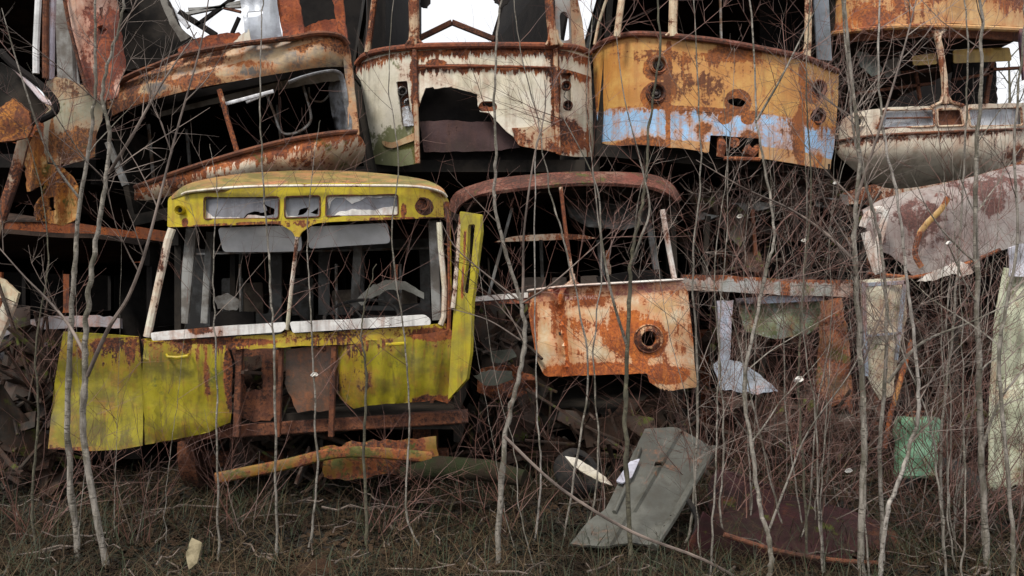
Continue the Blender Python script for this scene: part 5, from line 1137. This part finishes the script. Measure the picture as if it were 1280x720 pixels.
def shrub(x, Y, n, label, seed, hgt=1.2, spread=.5, group=None):
    r = random.Random(seed); X = (x-640)/F*Y; base = Vector((X, Y, gz(X, Y)-.03))
    m = MB(); mt = MB()
    for k in range(n):
        d = Vector((r.gauss(0, spread), r.gauss(0, spread*.4), 1)).normalized()
        grow(r, base+Vector((r.gauss(0, .08), r.gauss(0, .06), 0)), d, hgt*r.uniform(.5, 1.15), r.uniform(.003, .0055), m, mt, 2 if k % 2 else 1, up=-.1)
    tag(crown('bare_shrub', m, mt, T2 if seed % 2 else T1, T1), label, 'shrub', group)
G = 'bare shrubs in the undergrowth'
for i, (x, Y, n, h, lb) in enumerate([(900, 6.2, 9, 1.5, 'bare shrub in front of the crushed grey-green tram'), (985, 6.2, 8, 1.8, 'tall bare shrub behind the dark-maroon car'), (1050, 6.2, 9, 1.9, 'dense reddish shrub left of the cream door leaf'),
        (1150, 6.0, 12, 1.7, 'dense reddish shrub behind the mint-green canister stem'), (1210, 5.9, 12, 1.8, 'bare shrub beside the straight grey sapling'), (1270, 5.6, 10, 1.7, 'bare shrub at the right edge'),
        (640, 6.2, 8, 1.0, 'low bare shrub between the yellow and orange-rusted trams'), (760, 6.0, 8, .9, 'low bare shrub in front of the orange-rusted panel'), (470, 6.0, 7, .8, 'low bare shrub before the yellow bumper'),
        (300, 5.9, 7, .9, 'low bare shrub before the dark hole in the yellow tram'), (40, 6.0, 9, 1.2, 'bare shrub at the left edge'), (170, 5.8, 7, .9, 'low bare shrub under the yellow side panel')]):
    shrub(x, Y, int(n*(1.7 if x > 850 else 1.2)), lb, 300+i, h, .55, G)

# fallen branches, log, scraps
mlog = simple('mossy_log', (.022, .028, .012), (.03, .022, .015), 6, .95, bump=.02)
tag(MB().tube([P(505, 590, 6.6), P(550, 584, 6.5), P(610, 588, 6.4), P(655, 598, 6.3)], [.07, .085, .08, .06], 12).build('mossy_log', mlog), 'mossy log lying on the ground right of the yellow bumper', 'log')
tag(MB().tube([P(*p, 5.0) for p in spl([(630, 545), (700, 610), (790, 665), (880, 700), (960, 745)], 4)], [.009]*17, 6).build('fallen_branch', T2), 'long pale branch slanting down over the fallen grey panel', 'branch')
tag(panel('broken_board', jag([(232, 694), (240, 672), (252, 678), (246, 704), (236, 712)], .5, 4), [], depth(5.3, lean=.002), simple('pale_board', (.26, .22, .14), (.12, .1, .06), 12, .8), None, .015, 5), 'small pale board stuck upright in the dead grass', 'board')
def stone(label, x, y, Y, s, seed, mat):
    import bmesh
    bm = bmesh.new(); bmesh.ops.create_icosphere(bm, subdivisions=4, radius=1)
    c = P(x, y, Y)
    for v in bm.verts: v.co = v.co*(1+.22*mn.noise(v.co*1.3+Vector((seed, 0, 0)))+.06*mn.noise(v.co*5)); v.co = Vector((v.co.x*s[0], v.co.y*s[1], v.co.z*s[2]))+c
    vs = [v.co.copy() for v in bm.verts]; fs = [tuple(v.index for v in f.verts) for f in bm.faces]; bm.free()
    tag(mk('clod', vs, fs, mat), label, 'clod')
stone('reddish-brown earth clod at the bottom edge', 397, 716, 5.15, (.13, .11, .07), 3, simple('red_earth', (.06, .032, .018), (.03, .018, .012), 12, .95, bump=.02))
ms = simple('pale_scrap', (.7, .68, .64), (.5, .46, .4), 20, .7)
for x, y, yy, s, lb in ((998, 474, 5.4, 7, 'largest white scrap caught on twigs in the right thicket'), (1186, 303, 5.2, 4, 'white scrap caught on twigs in front of the grey-pink side'), (925, 270, 5.6, 4, 'white scrap caught on a twig under the blue-banded tram'), (1005, 300, 5.5, 3.5, 'tiny pale leaf caught left of the thickest sapling'),
                    (1061, 588, 5.4, 5, 'pale scrap caught on a twig behind the dark-maroon car'), (393, 468, 5.7, 5, 'pale dry leaf caught on a stem before the brown board'), (1045, 228, 5.4, 4, 'pale scrap caught below the blue-banded tram\'s right edge')):
    q = [(x-s, y+s*.3), (x-s*.4, y-s*.4), (x+s*.5, y-s*.5), (x+s, y+s*.1), (x+s*.4, y+s*.5), (x-s*.5, y+s*.6)]
    tag(panel('pale_scrap', jag(q, .4, 3), [], depth(yy, dent=.06, ds=12), ms, None, .003, 2.5), lb, 'scrap', 'pale scraps caught on twigs')

# ================================================================ UNDERGROWTH
def undergrowth():
    r = random.Random(11)
    def blades(n, hmin, hmax, mat, name, label, cat, wd, xlo=-4.2, xhi=4.2, ylo=4.2, yhi=8.2, lay=1.0):
        vs = []; fs = []
        for _ in range(n):
            y = r.uniform(ylo, yhi); x = r.uniform(-.62*y, .62*y)
            if mn.noise(Vector((x*1.4, y*1.4, 3.3)))+r.gauss(0, .25) < -.1: continue
            b = Vector((x, y, gz(x, y)-.01)); h = r.uniform(hmin, hmax); a = r.uniform(0, 6.283); l = r.uniform(.3, 1.3)*lay
            d = Vector((math.cos(a), math.sin(a), 0)); s = Vector((-d.y, d.x, 0))*wd*.5; k = len(vs)
            for j in range(4):
                u = j/3; c = b+d*(h*min(l, 1.2)*u*u)+Vector((0, 0, max(.004, h*(u-.35*l*u*u)/max(1, l*.8))))
                vs += [c-s*(1-u*.85), c+s*(1-u*.85)]
            fs += [(k+2*j, k+2*j+1, k+2*j+3, k+2*j+2) for j in range(3)]
        o = mk(name, vs, fs, mat, None, smooth=False); tag(o, label, cat, kind='stuff')
    blades(26000, .04, .16, simple('straw', (.05, .032, .018), (.014, .010, .007), 3, .8, bump=0), 'dead_grass', 'matted brown dead grass over the ground', 'grass', .006)
    blades(9000, .2, .5, simple('long_straw', (.10, .07, .04), (.035, .025, .015), 1.6, .8, bump=0), 'flattened_grass', 'long pale flattened dead stalks lying over the ground', 'grass', .006, lay=2.6)
    blades(7000, .08, .35, simple('green_blade', (.025, .035, .01), (.014, .02, .008), 3, .7, bump=0), 'green_grass', 'sparse green grass blades among the dead grass', 'grass', .007)
    m = MB()
    for _ in range(260):
        y = r.uniform(4.9, 8.0); x = r.uniform(-.6*y, .6*y); a = r.uniform(0, 6.283); L = r.uniform(.12, .5)
        p = Vector((x, y, gz(x, y)+r.uniform(.01, .06))); q = []
        for j in range(5): q.append(p+Vector((math.cos(a), math.sin(a), 0))*L*j/4+Vector((r.gauss(0, .01), r.gauss(0, .01), r.gauss(0, .012)+.01*j)))
        k0 = r.uniform(.003, .009); m.tube(q, [k0*(1-j*.15) for j in range(5)], 5)
    tag(m.build('fallen_sticks', T2, None), 'broken twigs and sticks strewn over the ground', 'sticks', kind='stuff')
    vs = []; fs = []
    for _ in range(26000):
        y = r.uniform(4.2, 8.6); x = r.uniform(-.62*y, .62*y); s = r.uniform(.012, .035)
        c = Vector((x, y, gz(x, y)+r.uniform(.002, .03))); a = r.uniform(0, 6.283)
        u = Vector((math.cos(a), math.sin(a), r.gauss(0, .35))); v = Vector((-math.sin(a), math.cos(a), r.gauss(0, .35))); k = len(vs)
        vs += [c-u*s, c-v*s*.5, c+u*s, c+v*s*.5+Vector((0, 0, s*.4))]; fs += [(k, k+1, k+2), (k, k+2, k+3)]
    tag(mk('leaf_litter', vs, fs, simple('dry_leaf', (.05, .03, .017), (.02, .013, .009), 2.5, .85, bump=0), None, smooth=False), 'scattered brown leaf litter on the ground', 'leaves', kind='stuff')
undergrowth()

# ================================================================ TREES BEYOND
def far_tree(x, Y, h, seed, label):
    r = random.Random(seed); b = Vector(((x-640)/F*Y, Y, 0)); pts = [b+Vector((r.gauss(0, .08), r.gauss(0, .05), h*i/7)) for i in range(8)]; pts[0] = b
    t = thing('bare_tree', label, 'tree', b, 'bare trees beyond the wrecks')
    MB().tube(pts, [.11*(1-i/9) for i in range(8)], 8).build('trunk', B2, t, 60)
    m = MB()
    for k in range(26):
        i = r.randint(2, 6); a = r.uniform(0, 6.283)
        grow(r, pts[i].lerp(pts[i+1], r.random()), Vector((math.cos(a), math.sin(a)*.6, r.uniform(.5, 1.4))), r.uniform(1.0, 2.4), .02, m, m, 2, .3, 1, -1e3, 1e3)
    m.build('crown', B2, t, 60)
far_tree(438, 24, 10, 1, 'bare tree beyond the gap between the rusty and cream-white trams')
far_tree(455, 27, 11, 2, 'second bare tree in that gap, right of the first and farther off')
far_tree(748, 26, 8.5, 3, 'bare tree beyond the gap left of the blue-banded tram')
far_tree(1262, 24, 8, 4, 'bare tree beyond the window of the overturned tram')
